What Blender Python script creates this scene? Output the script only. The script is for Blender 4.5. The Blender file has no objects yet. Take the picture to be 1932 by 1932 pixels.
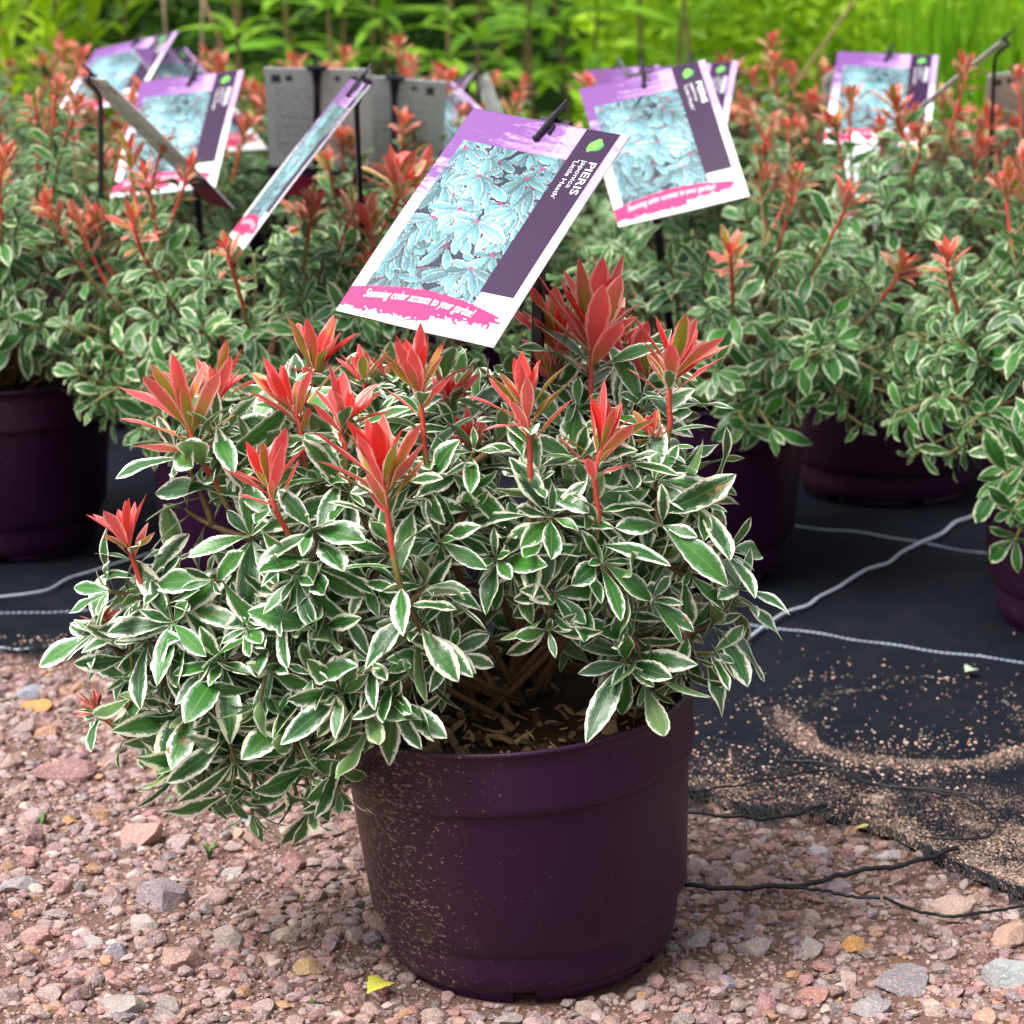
import bpy, math, random
import numpy as np
from mathutils import Vector, Matrix

# ------------------------------------------------------------------ camera, sky, sun, exposure
S = bpy.context.scene
COL = S.collection
FPX, PITCH, CAMH = 5300.0, math.radians(14.6), 0.825      # focal length in 1932-wide picture units
cam_d = bpy.data.cameras.new("camera"); cam = bpy.data.objects.new("camera", cam_d); COL.objects.link(cam)
cam.location = (0, 0, CAMH); cam.rotation_euler = (math.pi / 2 - PITCH, 0, 0)
cam_d.sensor_width = 36.0; cam_d.lens = 36.0 * FPX / 1932.0
cam_d.clip_start = 0.05; cam_d.clip_end = 400
cam_d.dof.use_dof = True; cam_d.dof.focus_distance = 1.93; cam_d.dof.aperture_fstop = 12.5
S.camera = cam

SUN_EL, SUN_AZ = math.radians(60), math.radians(236)
world = bpy.data.worlds.new("World"); S.world = world; world.use_nodes = True
wn, wl = world.node_tree.nodes, world.node_tree.links
bg = wn["Background"]
sky = wn.new("ShaderNodeTexSky"); sky.sky_type = 'NISHITA'; sky.sun_disc = False
sky.sun_elevation = SUN_EL; sky.sun_rotation = SUN_AZ; sky.air_density = 1.0; sky.dust_density = 4.0
hsv = wn.new("ShaderNodeHueSaturation"); hsv.inputs["Saturation"].default_value = 0.22   # cloud veil: nearly white light
wl.new(sky.outputs[0], hsv.inputs["Color"]); wl.new(hsv.outputs[0], bg.inputs["Color"])
bg.inputs["Strength"].default_value = 0.13
sun_d = bpy.data.lights.new("sun", 'SUN'); sun = bpy.data.objects.new("sun", sun_d); COL.objects.link(sun)
sun_d.energy = 3.0; sun_d.angle = math.radians(32); sun_d.color = (1.0, 0.97, 0.92)
sdir = Vector((math.sin(SUN_AZ) * math.cos(SUN_EL), math.cos(SUN_AZ) * math.cos(SUN_EL), math.sin(SUN_EL)))
sun.rotation_euler = sdir.to_track_quat('Z', 'Y').to_euler()
S.view_settings.view_transform = 'Standard'; S.view_settings.look = 'None'
S.view_settings.gamma = 1.0; S.view_settings.use_curve_mapping = False
S.view_settings.exposure = 0.92
S.render.engine = 'CYCLES'
S.cycles.use_denoising = True
S.cycles.max_bounces = 7; S.cycles.diffuse_bounces = 4; S.cycles.glossy_bounces = 3
S.cycles.transmission_bounces = 4; S.cycles.transparent_max_bounces = 4
S.cycles.sample_clamp_indirect = 6.0

# ------------------------------------------------------------------ helpers
rng = np.random.default_rng(7)
FWD = np.array([0, math.cos(PITCH), -math.sin(PITCH)]); UPV = np.array([0, math.sin(PITCH), math.cos(PITCH)])
RGT = np.array([1.0, 0, 0]); CAM = np.array([0, 0, CAMH]); ZUP = np.array([0, 0, 1.0])

def U(px, py, Z):
    "point seen at (px,py) of the 1932-wide photograph, Z metres in front of the camera"
    return CAM + Z * (FWD + RGT * (px - 966) / FPX + UPV * (966 - py) / FPX)

def G(px, py, z=0.0):
    "point on the level z seen at (px,py)"
    d = FWD + RGT * (px - 966) / FPX + UPV * (966 - py) / FPX
    return CAM + d * ((z - CAMH) / d[2])

def proj(P):
    d = np.asarray(P) - CAM
    Z = d @ FWD
    return 966 + FPX * (d @ RGT) / Z, 966 - FPX * (d @ UPV) / Z, Z

def nrm(v):
    v = np.asarray(v, float)
    return v / (np.linalg.norm(v) + 1e-12)

def mesh_np(name, V, F, uv=None, attrs=None, mats=(), midx=None, smooth=True, colors=None):
    "mesh from arrays; F is (n,3) or (n,4); uv is per vertex"
    V = np.asarray(V, np.float32); F = np.asarray(F, np.int32)
    me = bpy.data.meshes.new(name)
    n, k = F.shape
    me.vertices.add(len(V)); me.vertices.foreach_set("co", V.ravel())
    me.loops.add(n * k); me.loops.foreach_set("vertex_index", F.ravel())
    me.polygons.add(n)
    me.polygons.foreach_set("loop_start", np.arange(0, n * k, k, dtype=np.int32))
    me.polygons.foreach_set("loop_total", np.full(n, k, np.int32))
    me.polygons.foreach_set("use_smooth", np.full(n, smooth, bool))
    for m in mats: me.materials.append(m)
    if midx is not None: me.polygons.foreach_set("material_index", np.asarray(midx, np.int32))
    me.update(calc_edges=True)
    if uv is not None:
        l = me.uv_layers.new(name="UVMap")
        l.data.foreach_set("uv", np.asarray(uv, np.float32)[F.ravel()].ravel())
    for nm, a in (attrs or {}).items():
        at = me.attributes.new(nm, 'FLOAT', 'POINT'); at.data.foreach_set("value", np.asarray(a, np.float32))
    if colors is not None:
        at = me.attributes.new("Col", 'FLOAT_COLOR', 'POINT')
        c = np.ones((len(V), 4), np.float32); c[:, :3] = colors
        at.data.foreach_set("color", c.ravel())
    me.validate(); 
    return me

def link(name, data, parent=None, loc=None, M=None):
    o = bpy.data.objects.new(name, data); COL.objects.link(o)
    if parent is not None: o.parent = parent
    if M is not None: o.matrix_local = M
    elif loc is not None: o.location = loc
    return o

def tag(o, label=None, cat=None, group=None, kind=None):
    if label: o["label"] = label
    if cat: o["category"] = cat
    if group: o["group"] = group
    if kind: o["kind"] = kind
    return o

class MB:
    "collects quads/tris (tris as degenerate-free fans) into one mesh"
    def __init__(s): s.v, s.f, s.n = [], [], 0
    def add(s, V, F):
        V = np.asarray(V, float); s.v.append(V); s.f += [[i + s.n for i in f] for f in F]; s.n += len(V)
    def box(s, c, X, Y, Z):
        c, X, Y, Z = map(np.asarray, (c, X, Y, Z))
        V = [c + a * X + b * Y + d * Z for d in (-1, 1) for a, b in ((-1, -1), (1, -1), (1, 1), (-1, 1))]
        s.add(V, [[3, 2, 1, 0], [4, 5, 6, 7], [0, 1, 5, 4], [1, 2, 6, 5], [2, 3, 7, 6], [3, 0, 4, 7]])
    def tube(s, pts, rad, n=6, cap=True, flat=None):
        pts = np.asarray(pts, float); m = len(pts)
        rad = np.broadcast_to(np.asarray(rad, float), (m,))
        T = np.gradient(pts, axis=0); T /= np.linalg.norm(T, axis=1)[:, None] + 1e-12
        ref = np.array([0.31, 0.17, 0.93]) if abs(T[0] @ [0.31, 0.17, 0.93]) < .9 else np.array([1.0, 0, 0])
        A = np.cross(T, ref); A /= np.linalg.norm(A, axis=1)[:, None] + 1e-12
        B = np.cross(T, A)
        th = np.arange(n) * 2 * math.pi / n
        V = (pts[:, None] + rad[:, None, None] * (np.cos(th)[None, :, None] * A[:, None] + np.sin(th)[None, :, None] * B[:, None])).reshape(-1, 3)
        F = [[i * n + j, i * n + (j + 1) % n, (i + 1) * n + (j + 1) % n, (i + 1) * n + j] for i in range(m - 1) for j in range(n)]
        if cap: F += [list(range(n))[::-1], list(range((m - 1) * n, m * n))]
        s.add(V, F)
    def mesh(s, name, mat, smooth=True, attrs=None):
        me = bpy.data.meshes.new(name)
        V = np.concatenate(s.v)
        me.from_pydata(V.tolist(), [], s.f); me.materials.append(mat)
        me.polygons.foreach_set("use_smooth", np.full(len(me.polygons), smooth, bool))
        for nm, a in (attrs or {}).items():
            at = me.attributes.new(nm, 'FLOAT', 'POINT'); at.data.foreach_set("value", np.asarray(a, np.float32))
        me.update(); return me

def lathe(profile, n=72):
    P = np.asarray(profile, float); th = np.arange(n) * 2 * math.pi / n
    V = np.stack([P[:, 0][:, None] * np.cos(th), P[:, 0][:, None] * np.sin(th), np.repeat(P[:, 1][:, None], n, 1)], -1).reshape(-1, 3)
    i, j = np.meshgrid(np.arange(len(P) - 1), np.arange(n), indexing='ij')
    F = np.stack([i * n + j, i * n + (j + 1) % n, (i + 1) * n + (j + 1) % n, (i + 1) * n + j], -1).reshape(-1, 4)
    return V, F

# ---- node shorthand
class NT:
    def __init__(s, name):
        s.m = bpy.data.materials.new(name); s.m.use_nodes = True
        s.n, s.l = s.m.node_tree.nodes, s.m.node_tree.links
        s.b = s.n["Principled BSDF"]; s.out = s.n["Material Output"]
    def put(s, sock, v):
        if hasattr(v, "links") or isinstance(v, bpy.types.NodeSocket): s.l.new(v, sock)
        else: sock.default_value = v
    def math(s, op, a, b=0.0, c=0.0, clamp=False):
        n = s.n.new("ShaderNodeMath"); n.operation = op; n.use_clamp = clamp
        for k, v in enumerate((a, b, c)): s.put(n.inputs[k], v)
        return n.outputs[0]
    def mix(s, f, a, b):
        n = s.n.new("ShaderNodeMix"); n.data_type = 'RGBA'
        s.put(n.inputs[0], f)
        for k, v in ((6, a), (7, b)):
            s.put(n.inputs[k], v if not isinstance(v, tuple) else (*v[:3], 1.0))
        return n.outputs[2]
    def ss(s, v, lo, hi):
        n = s.n.new("ShaderNodeMapRange"); n.interpolation_type = 'SMOOTHSTEP'
        s.put(n.inputs[0], v); s.put(n.inputs[1], lo); s.put(n.inputs[2], hi)
        return n.outputs[0]
    def noise(s, vec, scale, detail=2.0, rough=0.5, dim='3D', w=None):
        n = s.n.new("ShaderNodeTexNoise"); n.noise_dimensions = dim
        if vec is not None: s.l.new(vec, n.inputs["Vector"])
        n.inputs["Scale"].default_value = scale; n.inputs["Detail"].default_value = detail; n.inputs["Roughness"].default_value = rough
        if w is not None: s.put(n.inputs["W"], w)
        return n.outputs[0]
    def coord(s, k="Object"):
        return s.n.new("ShaderNodeTexCoord").outputs[k]
    def sep(s, v):
        n = s.n.new("ShaderNodeSeparateXYZ"); s.l.new(v, n.inputs[0]); return n.outputs
    def vscale(s, v, sc):
        n = s.n.new("ShaderNodeMapping"); s.l.new(v, n.inputs[0]); n.inputs["Scale"].default_value = sc; return n.outputs[0]
    def attr(s, nm):
        n = s.n.new("ShaderNodeAttribute"); n.attribute_name = nm; return n
    def info(s): return s.n.new("ShaderNodeObjectInfo").outputs
    def bump(s, h, strength, dist):
        n = s.n.new("ShaderNodeBump"); s.l.new(h, n.inputs["Height"]); n.inputs["Strength"].default_value = strength
        n.inputs["Distance"].default_value = dist; s.l.new(n.outputs[0], s.b.inputs["Normal"]); return n.outputs[0]
    def set(s, color=None, rough=None, spec=None):
        if color is not None: s.put(s.b.inputs["Base Color"], (*color[:3], 1.0) if isinstance(color, tuple) else color)
        if rough is not None: s.put(s.b.inputs["Roughness"], rough)
        if spec is not None: s.put(s.b.inputs["Specular IOR Level"], spec)
        return s.m
    def translucent(s, color, fac):
        t = s.n.new("ShaderNodeBsdfTranslucent"); s.put(t.inputs[0], color)
        m = s.n.new("ShaderNodeMixShader"); m.inputs[0].default_value = fac
        s.l.new(s.b.outputs[0], m.inputs[1]); s.l.new(t.outputs[0], m.inputs[2]); s.l.new(m.outputs[0], s.out.inputs[0])

# ------------------------------------------------------------------ materials
def leaf_base(name):
    t = NT(name)
    uvx = t.sep(t.coord("UV"))
    a = t.math('ABSOLUTE', t.math('MULTIPLY_ADD', uvx[0], 2.0, -1.0))
    rnd = t.math('FRACT', t.math('ADD', t.info()["Random"], t.attr("rnd").outputs["Fac"]))
    comb = t.n.new("ShaderNodeCombineXYZ")
    t.l.new(t.math('MULTIPLY', uvx[0], 1.0), comb.inputs[0]); t.l.new(t.math('MULTIPLY', uvx[1], 2.2), comb.inputs[1])
    t.l.new(t.math('MULTIPLY', rnd, 60.0), comb.inputs[2])
    return t, a, uvx[1], rnd, comb.outputs[0]

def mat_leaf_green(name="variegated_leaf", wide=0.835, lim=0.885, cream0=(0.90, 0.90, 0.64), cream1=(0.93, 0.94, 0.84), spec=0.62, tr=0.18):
    t, a, v, rnd, vec = leaf_base(name)
    n1 = t.noise(vec, 2.6, 3.0, 0.6); n2 = t.noise(vec, 6.5, 3.0, 0.65)
    base = t.math('MULTIPLY_ADD', t.ss(v, 0.55, 1.0), -0.28, wide)
    thr = t.math('ADD', base, t.math('MULTIPLY_ADD', n1, 0.85, -0.425))
    thr = t.math('ADD', thr, t.math('MULTIPLY_ADD', n2, 0.60, -0.30))
    thr = t.math('ADD', thr, t.math('MULTIPLY_ADD', t.math('FRACT', t.math('MULTIPLY', rnd, 7.3)), 0.36, -0.20))
    thr = t.math('MINIMUM', thr, lim)
    cream = t.ss(a, t.math('SUBTRACT', thr, 0.035), t.math('ADD', thr, 0.035))
    mid = t.math('MULTIPLY', t.ss(t.math('ADD', a, t.math('MULTIPLY', n2, 0.9)), t.math('ADD', thr, 0.20), t.math('ADD', thr, 0.25)), 0.7)
    g = t.mix(rnd, (0.010, 0.062, 0.014), (0.056, 0.215, 0.024))
    g = t.mix(t.math('MULTIPLY', n2, 0.5), g, (0.025, 0.10, 0.022))
    g = t.mix(t.math('MULTIPLY', t.ss(a, 0.075, 0.02), 0.55), g, (0.14, 0.30, 0.08))
    c = t.mix(mid, g, (0.17, 0.30, 0.19))
    cr = t.mix(t.math('FRACT', t.math('MULTIPLY', rnd, 3.7)), cream0, cream1)
    c = t.mix(cream, c, cr)
    n3 = t.noise(vec, 2.1, 4.0, 0.7)
    old = t.math('MULTIPLY', t.ss(t.math('ADD', t.math('FRACT', t.math('MULTIPLY', rnd, 11.7)), t.math('MULTIPLY', v, 0.12)), 0.985, 1.02), t.ss(n3, 0.54, 0.66))
    c = t.mix(old, c, (0.33, 0.19, 0.08))
    c = t.mix(t.math('MULTIPLY', t.ss(t.noise(vec, 19.0, 2.0, 0.5), 0.70, 0.74), 0.6), c, (0.16, 0.15, 0.06))
    geo = t.n.new("ShaderNodeNewGeometry")
    c2 = t.mix(t.math('MULTIPLY', geo.outputs["Backfacing"], 0.45), c, (0.26, 0.36, 0.15))
    t.set(c2, t.math('MULTIPLY_ADD', n1, 0.3, 0.20), spec)
    t.bump(n2, 0.25, 0.002)
    t.translucent(c, tr)
    return t.m

def mat_leaf_flush(name="flush_leaf", shift=-0.54, r0=(0.76, 0.070, 0.085), r1=(0.74, 0.15, 0.14)):
    t, a, v, rnd, vec = leaf_base(name)
    n1 = t.noise(vec, 3.0, 2.0, 0.5)
    r2 = t.math('FRACT', t.math('MULTIPLY', rnd, 5.1))
    oliv = t.mix(r2, (0.21, 0.25, 0.022), (0.36, 0.16, 0.030))
    c = t.mix(t.ss(t.math('ADD', v, t.math('MULTIPLY_ADD', r2, 1.3, shift)), 0.10, 0.95), oliv, t.mix(rnd, r0, r1))
    thr = t.math('ADD', 0.74, t.math('MULTIPLY_ADD', n1, 0.5, -0.25))
    edge = t.ss(a, t.math('SUBTRACT', thr, 0.08), t.math('ADD', thr, 0.08))
    pink = t.mix(rnd, (0.90, 0.17, 0.20), (0.92, 0.56, 0.46))
    c = t.mix(edge, c, pink)
    c = t.mix(t.math('MULTIPLY', t.ss(a, 0.07, 0.02), 0.4), c, (0.62, 0.14, 0.08))
    t.set(c, 0.40, 0.32); t.bump(n1, 0.3, 0.002); t.translucent(c, 0.25)
    return t.m

def mat_leaf_young(name="young_red_leaf", c0=(0.74, 0.014, 0.018), c1=(0.68, 0.050, 0.028)):
    t, a, v, rnd, vec = leaf_base(name)
    n1 = t.noise(vec, 3.0, 2.0, 0.5)
    c = t.mix(rnd, c0, c1)
    c = t.mix(t.math('MULTIPLY', t.ss(a, 0.55, 0.95), 0.75), c, (0.90, 0.13, 0.14))
    c = t.mix(t.math('MULTIPLY', t.ss(v, 0.55, 1.0), 0.5), c, (0.88, 0.07, 0.08))
    t.set(c, 0.38, 0.45); t.bump(n1, 0.2, 0.002); t.translucent(c, 0.25)
    return t.m

LEAFM = [mat_leaf_green(), mat_leaf_flush(), mat_leaf_young()]
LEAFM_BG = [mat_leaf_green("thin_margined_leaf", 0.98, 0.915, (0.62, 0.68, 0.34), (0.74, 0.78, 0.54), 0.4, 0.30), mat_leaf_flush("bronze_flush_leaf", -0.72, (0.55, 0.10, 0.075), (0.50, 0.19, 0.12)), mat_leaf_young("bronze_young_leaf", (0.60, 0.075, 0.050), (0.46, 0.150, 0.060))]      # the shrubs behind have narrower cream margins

def mat_stem():
    t = NT("twig_bark"); f = t.attr("new").outputs["Fac"]
    n = t.noise(t.coord(), 220, 2)
    old = t.mix(n, (0.075, 0.040, 0.020), (0.20, 0.115, 0.055))
    c = t.mix(t.ss(f, 0.25, 0.6), old, (0.17, 0.15, 0.035))
    c = t.mix(t.ss(f, 0.85, 1.25), c, (0.40, 0.045, 0.030))
    t.bump(n, 0.4, 0.002)
    return t.set(c, 0.5, 0.4)
M_STEM = mat_stem()

def mat_pot(name, seed, amount=1.0):
    t = NT(name); co = t.coord(); x = t.sep(co)
    far = t.noise(t.vscale(co, (1, 1, 1)), 9.0 + seed, 2)
    n = t.noise(t.vscale(co, (210, 210, 420)), 1.0, 3.0, 0.65)
    n3 = t.noise(t.vscale(co, (520, 520, 620)), 1.0, 1.0, 0.5)
    # splash dirt lies on the side that faced the rain-washed gravel (-x)
    side = t.math('MULTIPLY', t.ss(t.math('SUBTRACT', t.math('MULTIPLY_ADD', far, 0.10, -0.05), x[0]), -0.035, 0.115), amount)
    thr = t.math('SUBTRACT', 0.735, t.math('MULTIPLY', side, 0.19))
    d1 = t.ss(n, thr, t.math('ADD', thr, 0.035))
    d2 = t.math('MULTIPLY', t.ss(n3, 0.76, 0.80), 0.6)
    d = t.math('MULTIPLY', t.math('MAXIMUM', d1, d2), t.math('MULTIPLY_ADD', t.noise(co, 60, 3), 1.0, -0.08), clamp=True)
    film = t.math('MULTIPLY', t.math('MULTIPLY', side, t.noise(t.vscale(co, (26, 26, 12)), 1.0, 5.0, 0.7)), 0.17)
    c = t.mix(film, (0.0225, 0.0030, 0.0235), (0.30, 0.19, 0.13))
    c = t.mix(d, c, (0.46, 0.31, 0.20))
    t.bump(t.math('ADD', t.math('MULTIPLY', d, 0.8), t.math('MULTIPLY', t.noise(co, 30, 2), 0.15)), 0.3, 0.0015)
    return t.set(c, t.math('MULTIPLY_ADD', d, 0.35, 0.40), 0.25)
M_POT = mat_pot("purple_pot_plastic", 0.0)
M_POT2 = mat_pot("purple_pot_plastic_dusty", 3.0, 0.45)

def mat_soil():
    t = NT("potting_soil"); co = t.coord(); n = t.noise(co, 260, 4, 0.7)
    t.bump(n, 1.0, 0.006)
    return t.set(t.mix(n, (0.012, 0.007, 0.004), (0.085, 0.045, 0.024)), 0.9, 0.2)
M_SOIL = mat_soil()
def mat_chip():
    t = NT("bark_chip"); r = t.info()["Random"]; co = t.coord()
    n = t.noise(t.vscale(co, (900, 120, 900)), 1.0, 3, 0.6)
    c = t.mix(t.math('POWER', r, 1.7), (0.035, 0.014, 0.006), (0.66, 0.43, 0.22))
    c = t.mix(t.ss(n, 0.35, 0.75), c, (0.10, 0.05, 0.025))
    t.bump(n, 0.6, 0.002)
    return t.set(c, 0.75, 0.25)
M_CHIP = mat_chip()

def stone_mat(name, use_attr):
    t = NT(name); co = t.coord() if use_attr else t.n.new("ShaderNodeNewGeometry").outputs["Position"]
    if use_attr: c0 = t.attr("Col").outputs["Color"]
    else: c0 = t.info()["Color"]
    n1 = t.noise(co, 420, 3, 0.7); n2 = t.noise(co, 900, 2, 0.6); n3 = t.noise(co, 130, 3, 0.6)
    c = t.mix(t.math('MULTIPLY', t.ss(n1, 0.46, 0.66), 0.50), c0, (0.52, 0.43, 0.38))
    c = t.mix(t.math('MULTIPLY', t.ss(n2, 0.54, 0.66), 0.55), c, (0.09, 0.065, 0.06))
    c = t.mix(t.math('MULTIPLY', t.ss(n3, 0.52, 0.70), 0.50), c, (0.34, 0.20, 0.15))
    t.bump(t.math('ADD', n1, t.math('MULTIPLY', n3, 1.0)), 0.55, 0.003)
    return t.set(c, 0.72, 0.35)
M_STONE = stone_mat("field_stone", False); M_GRAVEL = stone_mat("gravel_grain", True)

def mat_ground():
    t = NT("gravelly_earth"); co = t.coord(); y = t.sep(co)[1]
    n = t.noise(co, 300, 5, 0.75); n2 = t.noise(co, 14, 3); v = t.n.new("ShaderNodeTexVoronoi"); v.inputs["Scale"].default_value = 230
    t.l.new(co, v.inputs[0])
    c = t.mix(n, (0.12, 0.066, 0.050), (0.29, 0.17, 0.135))
    c = t.mix(t.math('MULTIPLY', n2, 0.35), c, (0.25, 0.15, 0.115))
    grass = t.mix(t.noise(co, 40, 3), (0.03, 0.07, 0.01), (0.08, 0.17, 0.02))
    c = t.mix(t.ss(t.math('ADD', y, n2), 4.9, 5.5), c, grass)
    t.bump(t.math('ADD', n, t.math('MULTIPLY', v.outputs["Distance"], 0.8)), 0.9, 0.005)
    return t.set(c, 0.9, 0.2)
M_GROUND = mat_ground()

RING = G(1728, 1372)        # old pot print in the sand
def mat_mat():
    t = NT("woven_ground_cover"); co = t.coord(); x = t.sep(co)
    wx = t.math('SINE', t.math('MULTIPLY', x[0], 2 * math.pi / 0.0026)); wy = t.math('SINE', t.math('MULTIPLY', x[1], 2 * math.pi / 0.0042))
    w = t.math('MULTIPLY_ADD', wx, 0.6, t.math('MULTIPLY', wy, 0.4))
    dx = t.math('SUBTRACT', x[0], float(RING[0])); dy = t.math('SUBTRACT', x[1], float(RING[1]))
    r = t.math('SQRT', t.math('ADD', t.math('MULTIPLY', dx, dx), t.math('MULTIPLY', dy, dy)))
    nz = t.noise(co, 22, 4, 0.65); nf = t.noise(co, 520, 3, 0.75)
    rr = t.math('ADD', r, t.math('MULTIPLY_ADD', nz, 0.05, -0.025))
    ring = t.math('MULTIPLY', t.math('MULTIPLY', t.ss(rr, 0.098, 0.112), t.ss(rr, 0.165, 0.118)), t.ss(t.math('ADD', dy, t.math('MULTIPLY_ADD', nz, 0.16, -0.08)), 0.09, -0.02))
    front = t.ss(t.math('ADD', x[1], t.math('MULTIPLY', x[0], 0.28)), 2.52, 2.16)      # dirt washed in from the gravel edge
    outside = t.ss(r, 0.100, 0.112)
    dens = t.math('MAXIMUM', t.math('MULTIPLY', ring, 0.50), t.math('MULTIPLY', t.math('MULTIPLY', front, outside), t.math('MULTIPLY_ADD', nz, 1.3, -0.12)))
    dens = t.math('ADD', dens, t.math('MULTIPLY', t.ss(nz, 0.62, 0.8), 0.18))
    sand = t.math('MULTIPLY', t.ss(t.math('ADD', nf, t.math('MULTIPLY', dens, 0.42)), 0.70, 0.78), 0.88)
    base = t.mix(t.math('MULTIPLY_ADD', w, 0.5, 0.5), (0.0006, 0.0010, 0.0024), (0.011, 0.0145, 0.025))
    film = t.mix(t.math('MULTIPLY', t.ss(nz, 0.3, 0.8), 0.02), base, (0.30, 0.20, 0.14))
    c = t.mix(sand, film, t.mix(nf, (0.42, 0.27, 0.20), (0.60, 0.42, 0.33)))
    t.bump(t.math('ADD', t.math('MULTIPLY', w, 0.35), t.math('MULTIPLY', sand, 1.2)), 0.7, 0.0012)
    return t.set(c, t.math('MULTIPLY_ADD', sand, 0.2, 0.75), 0.06)
M_MAT = mat_mat()
M_THREAD = NT("black_thread").set((0.006, 0.007, 0.010), 0.45, 0.4)
def simple(name, c, rough=0.5, spec=0.4, nscale=80, amt=0.25):
    t = NT(name); n = t.noise(t.coord(), nscale, 3)
    return t.set(t.mix(n, tuple(x * (1 - amt) for x in c), tuple(min(1, x * (1 + amt)) for x in c)), rough, spec)
M_ROPE = simple("silver_twine", (0.42, 0.46, 0.54), 0.45, 0.5, 400, 0.35)
M_LINE = simple("white_weave_line", (0.50, 0.58, 0.68), 0.5, 0.4, 300, 0.3)
M_STAKE = simple("stake_plastic", (0.010, 0.006, 0.014), 0.36, 0.45, 60, 0.3)
M_SACK = simple("white_plastic_sack", (0.75, 0.77, 0.83), 0.4, 0.4, 30, 0.08)
M_DRY = simple("dry_leaf", (0.45, 0.42, 0.06), 0.6, 0.3, 120, 0.5)
M_GRASS = simple("grass_blade", (0.07, 0.16, 0.02), 0.5, 0.3, 60, 0.4)

# ------------------------------------------------------------------ leaf shapes
def leaf_shape(nl, nw, width, fold, curl, r, serrate=0.05, p=(1.35, 0.85), twist=0.0, petiole=0.035, wave=0.0):
    "unit-length leaf: y along, x across, z upper side"
    t = np.linspace(0, 1, nl + 1)
    pk = p[0] / (p[0] + p[1])
    w = (t ** p[0]) * ((1 - t) ** p[1]) / (pk ** p[0] * (1 - pk) ** p[1])
    half = 0.5 * width * w
    half = np.maximum(half, petiole * 0.5 * (1 - t)); half[-1] = 0.002
    ang = curl * (t ** 1.3)
    dy, dz = np.cos(ang), -np.sin(ang)
    y = np.concatenate([[0], np.cumsum((dy[1:] + dy[:-1]) / 2 / nl)]); z = np.concatenate([[0], np.cumsum((dz[1:] + dz[:-1]) / 2 / nl)])
    s = np.linspace(-1, 1, nw + 1)
    V, UV = [], []
    ph = r.uniform(0, 6.28)
    for i in range(nl + 1):
        for j, sj in enumerate(s):
            h = half[i]
            if abs(sj) > 0.99 and 0.3 < t[i] < 0.98: h *= 1 + serrate * (1 if i % 2 else -1) + r.uniform(-.3, .3) * serrate
            x = sj * h; up = fold * abs(sj) * half[i] * (1.15 - 0.55 * abs(sj)) + wave * half[i] * sj * math.sin(t[i] * 9 + ph)
            tw = twist * t[i]
            nx, nz = x * math.cos(tw) - up * math.sin(tw), x * math.sin(tw) + up * math.cos(tw)
            V.append((nx, y[i] + nz * math.sin(ang[i]), z[i] + nz * math.cos(ang[i]))); UV.append(((sj + 1) / 2, t[i]))
    F = [[i * (nw + 1) + j, i * (nw + 1) + j + 1, (i + 1) * (nw + 1) + j + 1, (i + 1) * (nw + 1) + j] for i in range(nl) for j in range(nw)]
    return np.array(V), np.array(F), np.array(UV)

def make_variants(nl, nw, k, serrate, LM):
    out = []
    r = np.random.default_rng(11)
    for kind in range(3):
        lst = []
        for q in range(k[kind]):
            if kind == 0: a = leaf_shape(nl, nw, r.uniform(.28, .40), r.uniform(.10, .42), r.uniform(.1, 1.0), r, serrate, (r.uniform(1.2, 1.6), r.uniform(.85, 1.05)), r.uniform(-.45, .45), wave=r.uniform(0, .35))
            elif kind == 1: a = leaf_shape(nl, nw, r.uniform(.21, .30), r.uniform(.3, .7), r.uniform(-.3, .7), r, serrate, (r.uniform(1.0, 1.3), r.uniform(.8, 1.0)), r.uniform(-.3, .3), wave=r.uniform(0, .2))
            else: a = leaf_shape(nl, nw, r.uniform(.23, .31), r.uniform(.4, .8), r.uniform(-.25, .25), r, serrate, (1.05, .95), r.uniform(-.2, .2))
            V, F, UV = a
            me = mesh_np(("leaf", "leaf_flush", "leaf_young")[kind], V, F, UV, {"rnd": np.zeros(len(V))}, [LM[kind]])
            lst.append((V, F, UV, me))
        out.append(lst)
    return out
VAR_HI = make_variants(16, 4, (16, 9, 6), 0.032, LEAFM)
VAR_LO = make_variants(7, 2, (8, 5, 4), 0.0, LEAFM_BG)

# a leaf: (origin, Y dir, Z dir, length, kind, variant, rnd, shoot index)
def leaf_frame(Y, Zhint):
    Y = nrm(Y); Z = Zhint - (Zhint @ Y) * Y
    if np.linalg.norm(Z) < 1e-4: Z = np.cross(Y, [1, .2, .1])
    Z = nrm(Z); X = np.cross(Y, Z)
    return X, Y, Z

LIGHTWARD = np.array([-.25, -.55, .95])        # leaves turn their faces to the open, brighter side
def bez(a, b, c, n):
    t = np.linspace(0, 1, n)[:, None]
    return (1 - t) ** 2 * a + 2 * t * (1 - t) * b + t * t * c

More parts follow.
